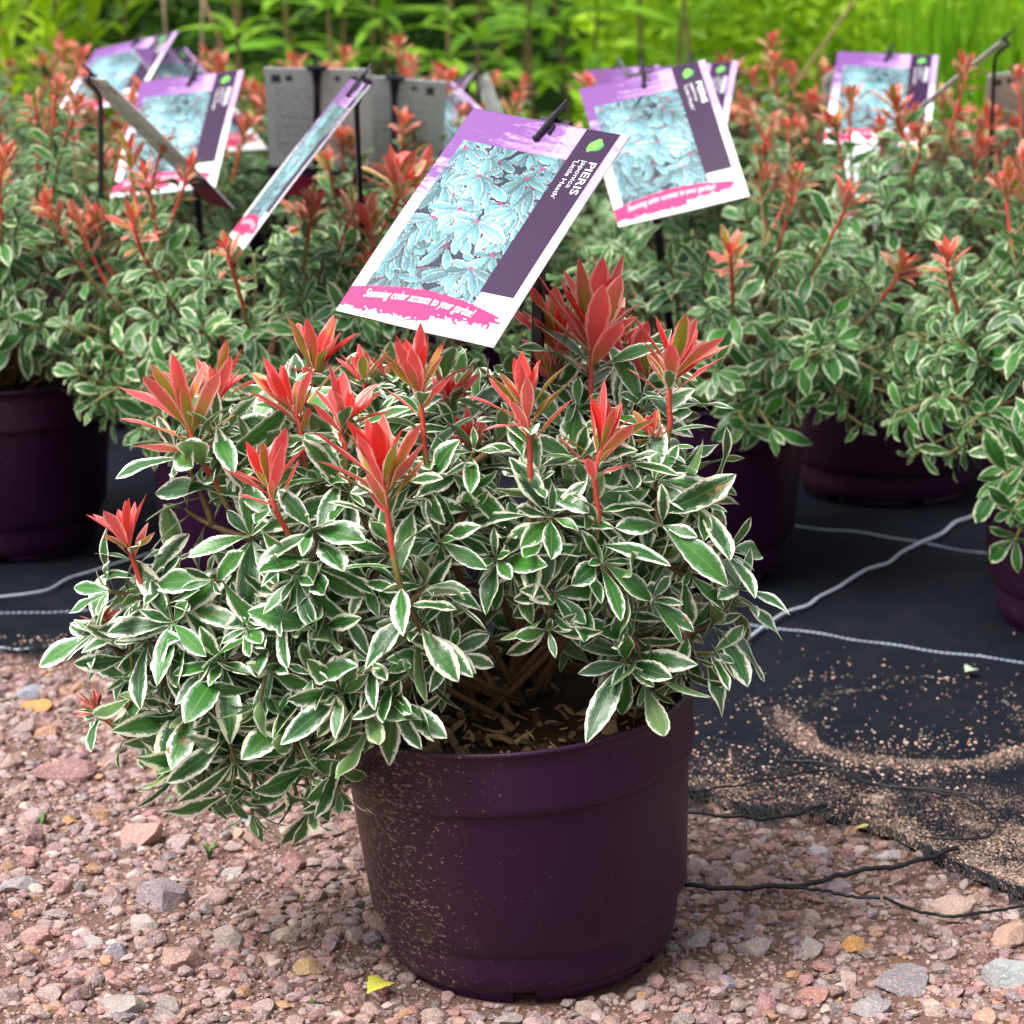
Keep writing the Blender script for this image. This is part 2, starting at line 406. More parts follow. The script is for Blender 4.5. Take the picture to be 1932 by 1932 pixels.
def whorl(leaves, pts, s0, s1, n, a0, a1, l0, l1, kind, r, nvar, si, droop=0.0, upb=0.3, jitter=0.16, az0=None):
    "n leaves spiralling along a polyline from arc fraction s0 (older) to s1 (younger)"
    d = np.linalg.norm(np.diff(pts, axis=0), axis=1); cum = np.concatenate([[0], np.cumsum(d)]); L = cum[-1]
    az = r.uniform(0, 6.28) if az0 is None else az0
    for i in range(n):
        f = i / max(1, n - 1); s = (s0 + (s1 - s0) * f) * L
        k = min(np.searchsorted(cum, s, side='right') - 1, len(d) - 1); k = max(k, 0)
        p = pts[k] + (pts[k + 1] - pts[k]) * ((s - cum[k]) / (d[k] + 1e-9))
        ax = nrm(pts[min(k + 1, len(pts) - 1)] - pts[max(k - 1, 0)])
        e1 = nrm(np.cross(ax, [0.2, 0.9, 0.35])); e2 = np.cross(ax, e1)
        az += 2.39996 + r.normal(0, .18)
        al = a0 + (a1 - a0) * f + r.normal(0, jitter)
        rad = math.cos(az) * e1 + math.sin(az) * e2
        Y = ax * math.cos(al) + rad * math.sin(al) + np.array([0, 0, -droop * r.uniform(.3, 1.2)])
        Zh = ax * math.sin(al) - rad * math.cos(al) + upb * LIGHTWARD + r.normal(0, .13, 3)
        X, Y, Z = leaf_frame(Y, Zh)
        ln = (l0 + (l1 - l0) * f) * r.uniform(.70, 1.22)
        leaves.append((p + rad * 0.001, X, Y, Z, ln, kind, int(r.integers(nvar[kind])), r.uniform(), si))

def green_shoot(root, tip, axis, r, nvar, shoots, leaves, size=1.0, n=None, rad=0.0028, lowc=None, newness=0.5):
    H = np.linalg.norm((tip - root)[:2])
    ctrl = tip - nrm(axis) * (0.32 * np.linalg.norm(tip - root)) if lowc is None else lowc
    pts = bez(root, ctrl, tip, 10); si = len(shoots)
    L = np.sum(np.linalg.norm(np.diff(pts, axis=0), axis=1))
    ls = min(0.75, 0.075 * size / max(L, .03) * r.uniform(.8, 1.4))
    n = n or int(r.integers(12, 17))
    whorl(leaves, pts, 1 - ls, 0.985, n - 4, 1.55, 1.10, .042 * size, .044 * size, 0, r, nvar, si, droop=.10, upb=.62)
    whorl(leaves, pts, 0.975, 1.0, 4, 1.0, .45, .033 * size, .020 * size, 0, r, nvar, si, droop=.05)
    shoots.append((pts, rad, 0.0013, 0.0, newness))

def red_shoot(root, b, apex, r, nvar, shoots, leaves, size=1.0, rad=0.0028, dark=False):
    "old wood root->b, a whorl of green leaves round b, then a red flush b->apex"
    ax = nrm(apex - b)
    ctrl = b - ax * (0.3 * np.linalg.norm(b - root))
    p1 = bez(root, ctrl, b, 9); side = r.normal(0, .004, 3)
    p2 = bez(b, (b + apex) / 2 + side, apex, 6)[1:]
    pts = np.concatenate([p1, p2]); si = len(shoots)
    L1 = np.sum(np.linalg.norm(np.diff(p1, axis=0), axis=1)); L2 = np.linalg.norm(apex - b)
    whorl(leaves, p1, max(.2, 1 - .075 / max(L1, .03)), 1.0, 11, 1.55, 1.05, .043 * min(1, .55 + .5 * size), .044 * min(1, .55 + .5 * size), 0, r, nvar, si, droop=.10, upb=.62)
    s = size
    whorl(leaves, p2, .0, .42, int(r.integers(3, 5)), 1.15, .95, .040 * s, .036 * s, 0, r, nvar, si, upb=.4)
    whorl(leaves, p2, .25, .62, int(r.integers(4, 6)), 1.0, .85, .032 * s, .038 * s, 1, r, nvar, si, upb=.05)
    whorl(leaves, p2, .58, .92, int(r.integers(8, 11)), .92, .50, .042 * s, .038 * s, 1, r, nvar, si, upb=.0, jitter=.17)
    whorl(leaves, p2, .90, 1.0, int(r.integers(8, 11)), .62, .08, .033 * s, .016 * s, 2, r, nvar, si, upb=.0, jitter=.14)
    shoots.append((pts, rad, 0.0017, 8.0 / (len(pts) - 1), 1.3))

def build_foliage(root_obj, base, shoots, leaves, VAR, n_own, own_score, seed, pot_hide=None):
    "stems as parts (branch), the largest-showing leaves as their sub-parts, the rest as one foliage part"
    base = np.asarray(base, float)
    stems = []
    for pts, r0, r1, a0, a1 in shoots:
        mb = MB(); m = len(pts); f = np.linspace(0, 1, m)
        mb.tube(pts - base, r0 + (r1 - r0) * f, 6)
        att = np.repeat(np.where(f < a0, .5 * f / max(a0, 1e-3), a1) if a0 > 0 else a1 * f, 6)
        stems.append(link("branch", mb.mesh("branch", M_STEM, True, {"new": att}), root_obj))
    order = np.argsort([-own_score(l) for l in leaves]) if n_own else []
    own = set(int(i) for i in order[:n_own])
    VV, FF, UU, RR, MI, off = [], [], [], [], [], 0
    for i, (p, X, Y, Z, ln, kind, var, rnd, si) in enumerate(leaves):
        V, F, UV, me = VAR[kind][var]
        if i in own:
            M = Matrix(((X[0] * ln, Y[0] * ln, Z[0] * ln, p[0] - base[0]), (X[1] * ln, Y[1] * ln, Z[1] * ln, p[1] - base[1]),
                        (X[2] * ln, Y[2] * ln, Z[2] * ln, p[2] - base[2]), (0, 0, 0, 1)))
            link("leaf", me, stems[si], M=M)
        else:
            R = np.stack([X, Y, Z], 0) * ln
            VV.append(V @ R + (p - base)); FF.append(F + off); UU.append(UV); RR.append(np.full(len(V), rnd)); MI.append(np.full(len(F), kind)); off += len(V)
    if VV:
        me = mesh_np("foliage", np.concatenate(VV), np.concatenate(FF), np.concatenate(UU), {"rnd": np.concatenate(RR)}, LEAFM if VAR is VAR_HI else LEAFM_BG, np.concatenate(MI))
        tag(link("foliage", me, root_obj), kind="stuff")

# ------------------------------------------------------------------ ground, mat, gravel
def plane(name, x0, x1, y0, y1, z, mat):
    me = mesh_np(name, [(x0, y0, z), (x1, y0, z), (x1, y1, z), (x0, y1, z)], [[0, 1, 2, 3]], mats=[mat], smooth=False)
    return link(name, me)
ground = tag(plane("ground", -150, 150, -60, 300, 0.0, M_GROUND), "pinkish brown gravelly earth under the pots", kind="structure")

EDGE_PX = [(-900, 1240), (-300, 1236), (0, 1232), (150, 1240), (420, 1290), (800, 1400), (1100, 1470), (1290, 1505), (1400, 1548), (1480, 1540), (1560, 1556), (1640, 1574), (1705, 1600), (1760, 1632), (1810, 1662), (1870, 1682), (1932, 1704), (2150, 1770), (2700, 1850)]
edge = np.array([G(x, y)[:2] for x, y in EDGE_PX])
xs = np.linspace(edge[0, 0], edge[-1, 0], 260)
ys = np.interp(xs, edge[:, 0], edge[:, 1])
er = np.random.default_rng(5); ys = ys + np.convolve(er.normal(0, .004, 260), [.25, .5, .25], 'same') + er.normal(0, .0015, 260)
NR = 60
rows = np.linspace(0, 1, NR) ** 1.8
V = []
for f in rows:
    yy = ys + (5.0 - ys) * f
    zz = 0.007 + 0.0025 * np.sin(xs * 23 + yy * 9) * np.sin(yy * 17 - xs * 5) + 0.0015 * np.sin(xs * 61) * np.sin(yy * 47)
    if f == 0: zz = zz * 0 + 0.004
    V.append(np.stack([xs, yy, zz], -1))
V = np.concatenate(V); n = len(xs)
ii, jj = np.meshgrid(np.arange(NR - 1), np.arange(n - 1), indexing='ij')
F = np.stack([ii * n + jj, ii * n + jj + 1, (ii + 1) * n + jj + 1, (ii + 1) * n + jj], -1).reshape(-1, 4)
mat_o = link("ground_cover_mat", mesh_np("ground_cover_mat", V, F, mats=[M_MAT]))
tag(mat_o, "black woven weed fabric with frayed edge laid on the gravel", "ground fabric", kind="thing")
def mat_z(x, y): return 0.007 + 0.0025 * np.sin(x * 23 + y * 9) * np.sin(y * 17 - x * 5) + 0.0015 * np.sin(x * 61) * np.sin(y * 47)
def edge_y(x): return np.interp(x, xs, ys)

# frayed threads along the front edge
mb = MB(); fr = np.random.default_rng(21)
for i in range(2600):
    x = fr.uniform(-0.85, 1.0); clump = 0.5 + 0.5 * math.sin(x * 70) * math.sin(x * 31 + 1)
    if fr.uniform() > 0.25 + 0.75 * clump: continue
    y = float(edge_y(x)) + 0.006; L = fr.uniform(.010, .042) * (0.5 + clump); a = -math.pi / 2 + 0.35 * math.sin(x * 40) + fr.normal(0, .3)
    d = np.array([math.cos(a), math.sin(a), 0]); p0 = np.array([x, y, .010]); bend = fr.normal(0, .3)
    p1 = p0 + d * L * .5 + np.array([0, 0, fr.uniform(0, .004)]); d2 = np.array([math.cos(a + bend), math.sin(a + bend), 0]); p2 = p1 + d2 * L * .5; p2[2] = .006
    w = np.array([-d[1], d[0], .3]) * .0005
    mb.add([p0 - w, p0 + w, p1 + w, p1 - w, p2 + w * .5, p2 - w * .5], [[0, 1, 2, 3], [3, 2, 4, 5]])
tag(link("fringe", mb.mesh("fringe", M_THREAD), mat_o), kind="stuff")
# woven white marker lines
def bead_line(p, q, step, r, name):
    mb = MB(); p, q = np.asarray(p), np.asarray(q); L = np.linalg.norm(q - p); d = (q - p) / L; nx = np.array([-d[1], d[0], 0])
    for i in range(int(L / step)):
        c = p + d * (i + .5) * step; c = c.copy(); c[2] = float(mat_z(c[0], c[1])) + .0007
        mb.box(c, d * step * .36 + nx * step * .1, nx * r, ZUP * .0007)
    return link(name, mb.mesh(name, M_LINE, False), mat_o)
bead_line(G(1400, 1190), G(2250, 1305), .0060, .00048, "marker_line")
bead_line(G(1380, 986), G(2300, 1117), .0060, .00035, "marker_line")
bead_line(G(-300, 1185), G(400, 1150), .0060, .00048, "marker_line")

# ---- rocks
def ico(sub):
    import bmesh
    bm = bmesh.new(); bmesh.ops.create_icosphere(bm, subdivisions=sub, radius=1)
    V = np.array([v.co[:] for v in bm.verts]); F = np.array([[v.index for v in f.verts] for f in bm.faces]); bm.free(); return V, F
def rock(sub, r, cuts=9, flat=None):
    V, F = ico(sub); V = V * (1 + 0.10 * np.sin(V @ r.normal(0, 2.5, 3) + r.uniform(0, 6))[:, None])
    for _ in range(cuts):
        nv = nrm(r.normal(0, 1, 3)); d = r.uniform(.48, .88); h = V @ nv
        V = V - np.where(h > d, h - d, 0)[:, None] * nv
    return V / np.abs(V).max(), F
rr = np.random.default_rng(3)
ROCK_BIG = [rock(3, rr, 20) for _ in range(10)]
ROCK_MID = [rock(2, rr, 9) for _ in range(10)]
ROCK_SMALL = [rock(1, rr, 4) for _ in range(12)]
PAL = np.array([(.30, .19, .17), (.36, .23, .21), (.29, .21, .22), (.23, .17, .19), (.34, .27, .25), (.42, .34, .32), (.27, .12, .11), (.32, .15, .14), (.26, .23, .24),
                (.20, .18, .21), (.38, .24, .18), (.50, .42, .39), (.40, .22, .10), (.19, .11, .13), (.35, .18, .17), (.30, .21, .18), (.26, .16, .19), (.33, .24, .27)]) * np.array([.74, .68, .68]) + np.array([.040, .022, .018])
POT_BASE = G(1008, 1792); POT_BASE[2] = 0
rock_me = [mesh_np("stone", V, F, mats=[M_STONE], smooth=False) for V, F in ROCK_BIG]
for me in rock_me:
    me.polygons.foreach_set("use_smooth", np.zeros(len(me.polygons), bool))
def put_stone(px, py, w, h, col, r, var=None, sink=.34):
    p = G(px, py + h * .15); k = (p - CAM) @ FWD; sx = w / FPX * k / 2; sy = sx * r.uniform(.65, .95); sz = max(.35 * sx, min(h / FPX * k / 2 * 1.0, sx * .8))
    o = link("stone", rock_me[int(r.integers(10)) if var is None else var], ground)
    o.scale = (sx, sy, sz); o.rotation_euler = (r.normal(0, .15), r.normal(0, .15), r.uniform(-.6, .6)); o.location = (p[0], p[1], sz * (1 - 2 * sink) * .9)
    o.color = (col[0] * .82, col[1] * .78, col[2] * .80, 1); return p, sx
SPECIAL = [(266, 1578, 100, 80, (.50, .27, .23)), (313, 1693, 112, 68, (.27, .22, .25)), (403, 1697, 70, 42, (.46, .32, .30)), (554, 1628, 92, 50, (.30, .13, .12)), (436, 1650, 54, 40, (.42, .38, .38)),
    (342, 1812, 98, 72, (.36, .21, .17)), (432, 1772, 72, 54, (.38, .32, .28)), (54, 1308, 96, 36, (.25, .29, .35)), (76, 1332, 80, 26, (.62, .28, .05)), (122, 1459, 130, 62, (.32, .16, .16)), (158, 1844, 64, 36, (.48, .22, .20)),
    (234, 1898, 112, 60, (.33, .30, .28)), (317, 1906, 76, 56, (.32, .27, .26)), (72, 1769, 76, 46, (.44, .23, .20)), (40, 1672, 80, 48, (.28, .26, .28)), (270, 1747, 72, 42, (.45, .40, .38)), (180, 1780, 56, 34, (.40, .38, .38)),
    (522, 1819, 44, 30, (.52, .44, .34)), (583, 1827, 68, 46, (.42, .28, .12)), (540, 1765, 80, 38, (.44, .33, .25)), (220, 1798, 66, 42, (.25, .25, .30)), (130, 1549, 34, 24, (.52, .28, .09)), (173, 1560, 46, 60, (.28, .21, .25)),
    (342, 1589, 50, 42, (.48, .38, .36)), (450, 1571, 38, 34, (.46, .33, .22)), (468, 1549, 42, 24, (.22, .25, .30)), (60, 1545, 60, 50, (.36, .26, .27)), (600, 1690, 50, 34, (.34, .20, .19)), (640, 1760, 44, 30, (.38, .30, .29)), (660, 1690, 44, 40, (.30, .17, .16)),
    (1785, 1722, 118, 72, (.50, .36, .28)), (1581, 1682, 80, 46, (.33, .25, .28)), (1612, 1784, 52, 44, (.60, .29, .06)), (1530, 1736, 54, 42, (.45, .34, .30)), (1533, 1787, 82, 44, (.32, .30, .30)), (1316, 1777, 70, 54, (.28, .25, .25)),
    (1421, 1790, 72, 52, (.35, .29, .28)), (1370, 1858, 70, 40, (.30, .26, .32)), (1533, 1879, 72, 46, (.42, .19, .15)), (1445, 1896, 58, 46, (.33, .15, .17)), (1700, 1852, 136, 40, (.22, .21, .23)), (1646, 1903, 90, 38, (.28, .27, .28)),
    (1897, 1841, 126, 90, (.33, .38, .38)), (1907, 1770, 80, 56, (.48, .30, .22)), (1598, 1845, 62, 40, (.44, .33, .26)), (1547, 1610, 50, 36, (.44, .42, .46)), (1680, 1617, 64, 34, (.56, .54, .54)), (1486, 1685, 76, 40, (.30, .16, .18)), (1601, 1614, 38, 26, (.32, .13, .17)),
    (1350, 1650, 60, 40, (.40, .28, .26)), (1400, 1620, 50, 34, (.36, .25, .25)), (1450, 1600, 44, 30, (.36, .17, .17)), (1330, 1700, 44, 32, (.44, .34, .28)), (1860, 1920, 60, 50, (.44, .24, .18)), (1760, 1905, 56, 40, (.48, .38, .30)), (960, 1925, 60, 34, (.30, .26, .26)),
    (700, 1905, 50, 34, (.38, .26, .22)), (820, 1920, 56, 34, (.42, .32, .26)), (1110, 1905, 56, 34, (.44, .33, .26)), (1210, 1900, 50, 34, (.36, .28, .26)), (500, 1900, 64, 40, (.34, .24, .22)), (420, 1880, 50, 30, (.36, .27, .25)), (560, 1560, 46, 26, (.34, .24, .24)), (20, 1880, 60, 40, (.34, .25, .25)), (25, 1440, 60, 44, (.42, .28, .22)), (215, 1440, 50, 30, (.46, .32, .28)), (300, 1420, 56, 34, (.40, .26, .24))]
taken = []
for s in SPECIAL:
    p, sx = put_stone(*s, r=rr); taken.append((p[0], p[1], sx))
cnt = len(SPECIAL); tries = 0
while cnt < 300 and tries < 6000:
    tries += 1
    px, py = rr.uniform(-60, 1990), 1240 + 740 * rr.uniform() ** .8
    p = G(px, py)
    if p[1] > edge_y(p[0]) - .012 or np.hypot(*(p - POT_BASE)[:2]) < .118: continue
    w = rr.uniform(26, 56) * (1.0 + .4 * (rr.uniform() < .12))
    sx = w / FPX * 2
    if any(math.hypot(p[0] - a, p[1] - b) < (sx / 2 + c) * .8 for a, b, c in taken): continue
    put_stone(px, py, w, w * rr.uniform(.5, .8), tuple(PAL[rr.integers(len(PAL))] * rr.uniform(.8, 1.2)), rr); taken.append((p[0], p[1], sx / 2)); cnt += 1

def scatter(name, n, region, smin, smax, protos, mat, parent, seed, accept, zfun, power=2.0, pal=PAL, bright=(.65, 1.25)):
    r = np.random.default_rng(seed); VV, FF, CC, off = [], [], [], 0
    P = np.stack([r.uniform(region[0], region[1], n), r.uniform(region[2], region[3], n)], -1)
    P = P[accept(P, r)]
    for x, y in P:
        V, F = protos[r.integers(len(protos))]; s = smin + (smax - smin) * r.uniform() ** power
        a = r.uniform(0, 6.28); ca, sa = math.cos(a), math.sin(a); sc = s * np.array([r.uniform(.8, 1.25), r.uniform(.65, 1.05), r.uniform(.45, .8)])
        W = V * sc; W = np.stack([W[:, 0] * ca - W[:, 1] * sa, W[:, 0] * sa + W[:, 1] * ca, W[:, 2]], -1) + (x, y, zfun(x, y) + sc[2] * r.uniform(-.1, .55))
        VV.append(W); FF.append(F + off); off += len(V)
        CC.append(np.repeat((pal[r.integers(len(pal))] * r.uniform(*bright) * (1 if r.uniform() > .05 else 1.35))[None], len(V), 0))
    me = mesh_np(name, np.concatenate(VV), np.concatenate(FF), mats=[mat], colors=np.concatenate(CC), smooth=(protos is not ROCK_MID))
    return tag(link(name, me, parent), kind="stuff")
def acc_gravel(P, r):
    ok = (P[:, 1] < edge_y(P[:, 0]) + .004) & (np.hypot(P[:, 0] - POT_BASE[0], P[:, 1] - POT_BASE[1]) > .100)
    return ok
scatter("gravel", 17000, (-.62, .62, 1.50, 2.62),   .0026, .0088, ROCK_MID, M_GRAVEL, ground, 31, acc_gravel, lambda x, y: 0.0, 2.2)
scatter("grit", 42000, (-.60, .60, 1.50, 2.62), .0011, .0034, ROCK_SMALL, M_GRAVEL, ground, 32, acc_gravel, lambda x, y: 0.0, 1.8)
# sand washed over the fabric: along its edge and in a ring round the old pot print
def acc_sand(P, r):
    x, y = P[:, 0], P[:, 1]; d = y - edge_y(x)
    R = np.hypot(x - RING[0], y - RING[1])
    nz = .5 + .5 * np.sin(x * 37 + 3 * np.sin(y * 29)) * np.sin(y * 43 + 2 * np.sin(x * 31))
    dens = np.clip(1 - d / .26, 0, 1) ** 1.5 * (.25 + nz) * .9
    th = np.arctan2(y - RING[1], x - RING[0]); wob = .010 * np.sin(3 * th + 1) + .006 * np.sin(7 * th)
    ring = np.exp(-((R - .119 - wob) / np.where(R > .119 + wob, .034, .009)) ** 2) * (.25 + .75 * np.clip(.5 - 1.2 * np.sin(th) + .5 * np.sin(5 * th + .6), 0, 1)) * (.25 + .7 * nz)
    dens = np.where(R < .102, .04 + .5 * np.exp(-(((x - RING[0] - .0) / .05) ** 2 + ((y - RING[1] + .06) / .025) ** 2)), np.maximum(dens, ring)) + .010
    dens = np.where(x < -.1, dens * .5 + .02, dens)
    return (d > 0) & (r.uniform(size=len(x)) < dens)
SANDPAL = np.array([(.46, .28, .20), (.40, .23, .16), (.52, .35, .27), (.38, .24, .19), (.55, .42, .34), (.34, .17, .12)])
scatter("sand_grains", 60000, (-.72, .72, 1.95, 2.66), .0007, .0021, ROCK_SMALL, M_GRAVEL, mat_o, 33, acc_sand, lambda x, y: float(mat_z(x, y)), 2.5, SANDPAL * 1.12, (.8, 1.35))
CRUMB = np.array([(.03, .016, .009), (.05, .03, .018), (.02, .012, .008)])
def acc_crumb(P, r):
    R = np.hypot(P[:, 0] - RING[0], P[:, 1] - RING[1]); y = P[:, 1] - RING[1]
    return r.uniform(size=len(P)) < np.exp(-((R - .098) / .008) ** 2) * (.15 + .85 * (np.sin(np.arctan2(y, P[:, 0] - RING[0]) * 3 + 1.2) > .2))
scatter("soil_crumbs", 3500, (RING[0] - .12, RING[0] + .12, RING[1] - .12, RING[1] + .12), .0008, .0028, ROCK_SMALL, M_GRAVEL, mat_o, 34, acc_crumb, lambda x, y: float(mat_z(x, y)), 2, CRUMB)

# ---- cords and threads on the ground
def smooth_path(px, z, n=80, onmat=True):
    P = np.array([G(x, y) for x, y in px]); d = np.concatenate([[0], np.cumsum(np.linalg.norm(np.diff(P, axis=0), axis=1))])
    t = np.linspace(0, d[-1], n)
    # Catmull-Rom through the points
    out = []
    for s in t:
        k = int(np.clip(np.searchsorted(d, s, side='right') - 1, 0, len(P) - 2)); u = (s - d[k]) / (d[k + 1] - d[k] + 1e-9)
        p0, p1, p2, p3 = P[max(k - 1, 0)], P[k], P[k + 1], P[min(k + 2, len(P) - 1)]
        out.append(.5 * (2 * p1 + (p2 - p0) * u + (2 * p0 - 5 * p1 + 4 * p2 - p3) * u * u + (3 * p1 - p0 - 3 * p2 + p3) * u ** 3))
    out = np.array(out); out[:, 2] = z; return out
def thread(px, r, label, z=.009, n=80, mat=None, cat="thread", name="loose_thread", group=None):
    P = smooth_path(px, z, n); q = np.random.default_rng(abs(int(px[0][0])) + 5); P[:, 2] += np.convolve(q.normal(0, .002, n), np.ones(7) / 7, 'same')
    P[:, 2] += .003 if mat is None else 0; mb = MB(); mb.tube(P, r * (1.3 if mat is None else 1), 5); o = link(name, mb.mesh(name, mat or M_THREAD)); return tag(o, label, cat, group)
zz = lambda z: [(1275 + .34 * a, 1430 + .34 * b) for a, b in z]
thread(zz([(-150, 270), (40, 262), (180, 262), (420, 222), (560, 200), (700, 165), (830, 150), (920, 165), (1090, 235), (1330, 250), (1450, 265), (1680, 297)]), .00085, "long black thread running from the pot across the sandy fabric", .011, 120)
thread(zz([(590, 92), (700, 112), (860, 135), (960, 180), (1100, 240), (1290, 268), (1480, 290), (1620, 325), (1740, 400), (1782, 460), (1750, 520), (1660, 550), (1480, 545), (1420, 540)]), .0009, "black thread curling in a wide loop over the fabric corner", .0125, 120)
thread(zz([(935, 175), (965, 220), (972, 280), (960, 325), (925, 350)]), .0008, "short black thread hanging off the looping threads", .012, 40)
thread(zz([(60, 375), (150, 390), (300, 408), (480, 420), (600, 405), (690, 385), (760, 360), (840, 340)]), .0013, "thick black thread bowed over gravel at the fringe beside the pot", .010, 70)
thread(zz([(900, 345), (1000, 348), (1180, 375), (1340, 400), (1490, 440), (1600, 510)]), .0005, "hair thin dark thread lying over the sandy fringe", .011, 60)
thread(zz([(-160, 775), (0, 795), (130, 812), (400, 812), (650, 800), (800, 775), (950, 730), (1080, 708), (1250, 685), (1400, 645), (1500, 610), (1560, 590)]), .0016, "thick black strand trailing over the gravel to the fabric fringe", .011, 110)
thread(zz([(560, 800), (700, 815), (850, 838), (1000, 855), (1130, 868)]), .0010, "greyish split end of strand lying on the gravel", .010, 50)
thread(zz([(1150, 880), (1320, 940), (1480, 988), (1600, 985), (1720, 965), (1850, 940), (2000, 925)]), .0010, "black strand over the gravel reaching towards the tan stone", .012, 60)

def rope(px, label, r=.0016, pitch=.011, z=.012, n=260, name="twisted_cord"):
    P = smooth_path(px, z, n); T = np.gradient(P, axis=0); T /= np.linalg.norm(T, axis=1)[:, None]
    N = np.stack([-T[:, 1], T[:, 0], 0 * T[:, 0]], -1); s = np.concatenate([[0], np.cumsum(np.linalg.norm(np.diff(P, axis=0), axis=1))])
    mb = MB()
    for k in range(3):
        a = s / pitch * 6.283 + k * 2.0944
        mb.tube(P + r * .62 * (np.cos(a)[:, None] * N + np.sin(a)[:, None] * ZUP), r * .62, 5)
    return tag(link(name, mb.mesh(name, M_ROPE)), label, "cord")
z6 = lambda z: [(1236.5 + .36 * a, 927.4 + .36 * b) for a, b in z]
rope(z6([(330, 960), (420, 880), (500, 820), (600, 745), (690, 690), (800, 655), (860, 610), (960, 560), (1010, 525), (1110, 465), (1220, 430), (1290, 375), (1400, 318), (1500, 275), (1570, 215), (1640, 190), (1720, 150), (1790, 130)]), "silvery twisted cord crossing the black fabric between the pots")
rope([(-60, 1150), (0, 1147), (60, 1140), (95, 1132), (130, 1112), (175, 1098), (230, 1080), (300, 1060)], "pale twisted cord lying before the dirt-ringed purple pot", .0010)
thread([(-40, 1238), (0, 1240), (45, 1242), (90, 1236), (140, 1224), (200, 1210), (270, 1200)], .0010, "pale string lying along the gravel and fabric border", .010, 60, M_LINE, "string", "string")

# small plants and litter on the ground
def blades(px, py, n, L, r, label, name="grass_sprig"):
    p = G(px, py); mb = MB()
    for i in range(n):
        a = r.uniform(0, 6.28); l = L * r.uniform(.5, 1); d = np.array([math.cos(a), math.sin(a), 0]) * r.uniform(.3, .8); w = np.array([-math.sin(a), math.cos(a), 0]) * .0011
        q = [np.zeros(3), d * l * .4 + ZUP * l * .55, d * l + ZUP * l * .75]
        mb.add([q[0] - w, q[0] + w, q[1] + w * .9, q[1] - w * .9, q[2]], [[0, 1, 2, 3], [3, 2, 4]])
    return tag(link(name, mb.mesh(name, M_GRASS), loc=p), label, "grass")
blades(395, 1622, 9, .024, rr, "small tuft of green grass beside the red stone")
blades(78, 1560, 4, .018, rr, "tiny green sprig in the gravel by the mauve stone")
blades(590, 1900, 3, .012, rr, "tiny green seedling in the gravel near the pot foot")
def litter(px, py, L, rot, mat, label, z=.006, curl=.8, w=.45, cat="leaf", name="fallen_leaf"):
    V, F, UV = leaf_shape(10, 4, w, .4, curl, rr, .08)
    o = link(name, mesh_np(name, V, F, UV, mats=[mat])); p = G(px, py); o.location = (p[0], p[1], z); o.scale = (L,) * 3; o.rotation_euler = (.25, .15, rot)
    return tag(o, label, cat)
litter(693, 1905, .030, -.5, M_DRY, "yellow green fallen leaf on gravel at the pot foot", .012, w=.6)
litter(712, 1880, .016, .3, M_DRY, "small curled yellow leaf scrap above the fallen leaf", .010)
litter(1820, 1294, .018, -.7, simple("pale_leaf_scrap", (.40, .50, .36), .5), "pale green leaf scrap on the fabric at the sand ring", .014, .9, .8)
litter(1612, 1586, .013, -1.2, simple("straw", (.42, .36, .10), .6), "short yellowish bud scale lying on gravel by the fringe", .010, .2, .35)
litter(1640, 1640, .018, .9, simple("brown_husk", (.30, .18, .07), .6), "thin curled brown husk on gravel", .008, 1.8, .25)

# ------------------------------------------------------------------ pots and shrubs
HP, RB, RT = .197, .1045, .1275
def pot_profile():
    lip = HP - .047
    rl = RB + (RT - .0075 - RB) * (lip / HP) + .0045
    P = [(0, .008), (RB - .016, .008), (RB - .010, .0075), (RB - .004, .0095), (RB - .0012, .0135), (RB + .0006, .022)]
    for f in np.linspace(.05, 1, 8): P.append((RB + .0006 + (rl - RB) * f, .022 + (lip - .003 - .022) * f))
    P += [(rl + .0008, lip - .0015), (rl + .0045, lip), (rl + .0062, lip + .003)]
    for f in np.linspace(.1, 1, 5): P.append((rl + .0062 + (RT - .0012 - rl - .0062) * f, lip + .003 + (.0395) * f))
    P += [(RT, HP - .004), (RT + .0007, HP - .0025), (RT + .0003, HP - .0006), (RT - .001, HP), (RT - .0024, HP - .0006), (RT - .003, HP - .004)]
    P += [(RT - .0040, HP - .03), (RT - .013, .05), (RB - .008, .02), (0, .018)]
    return P
PV, PF = lathe(pot_profile(), 96)
POT_ME = mesh_np("pot", PV, PF, mats=[M_POT]); POT_ME2 = mesh_np("pot", PV, PF, mats=[M_POT2])
def foot_mesh(mat):
    "one curved foot segment of the base ring"
    mb = MB(); a0, a1, m = -.44, .44, 9; ro, ri = RB - .0075, RB - .016
    V = []
    for a in np.linspace(a0, a1, m):
        for r_, z_ in ((ri, 0), (ro - .002, 0), (ro - .0005, .0018), (ro + .0018, .0125), (ri, .0095)): V.append((r_ * math.cos(a), r_ * math.sin(a), z_))
    F = [[i * 5 + j, (i + 1) * 5 + j, (i + 1) * 5 + (j + 1) % 5, i * 5 + (j + 1) % 5] for i in range(m - 1) for j in range(5)]
    F += [[4, 3, 2, 1, 0], [(m - 1) * 5 + j for j in range(5)]]
    mb.add(V, F); return mb.mesh("foot", mat)
FOOT_ME, FOOT_ME2 = foot_mesh(M_POT), foot_mesh(M_POT2)
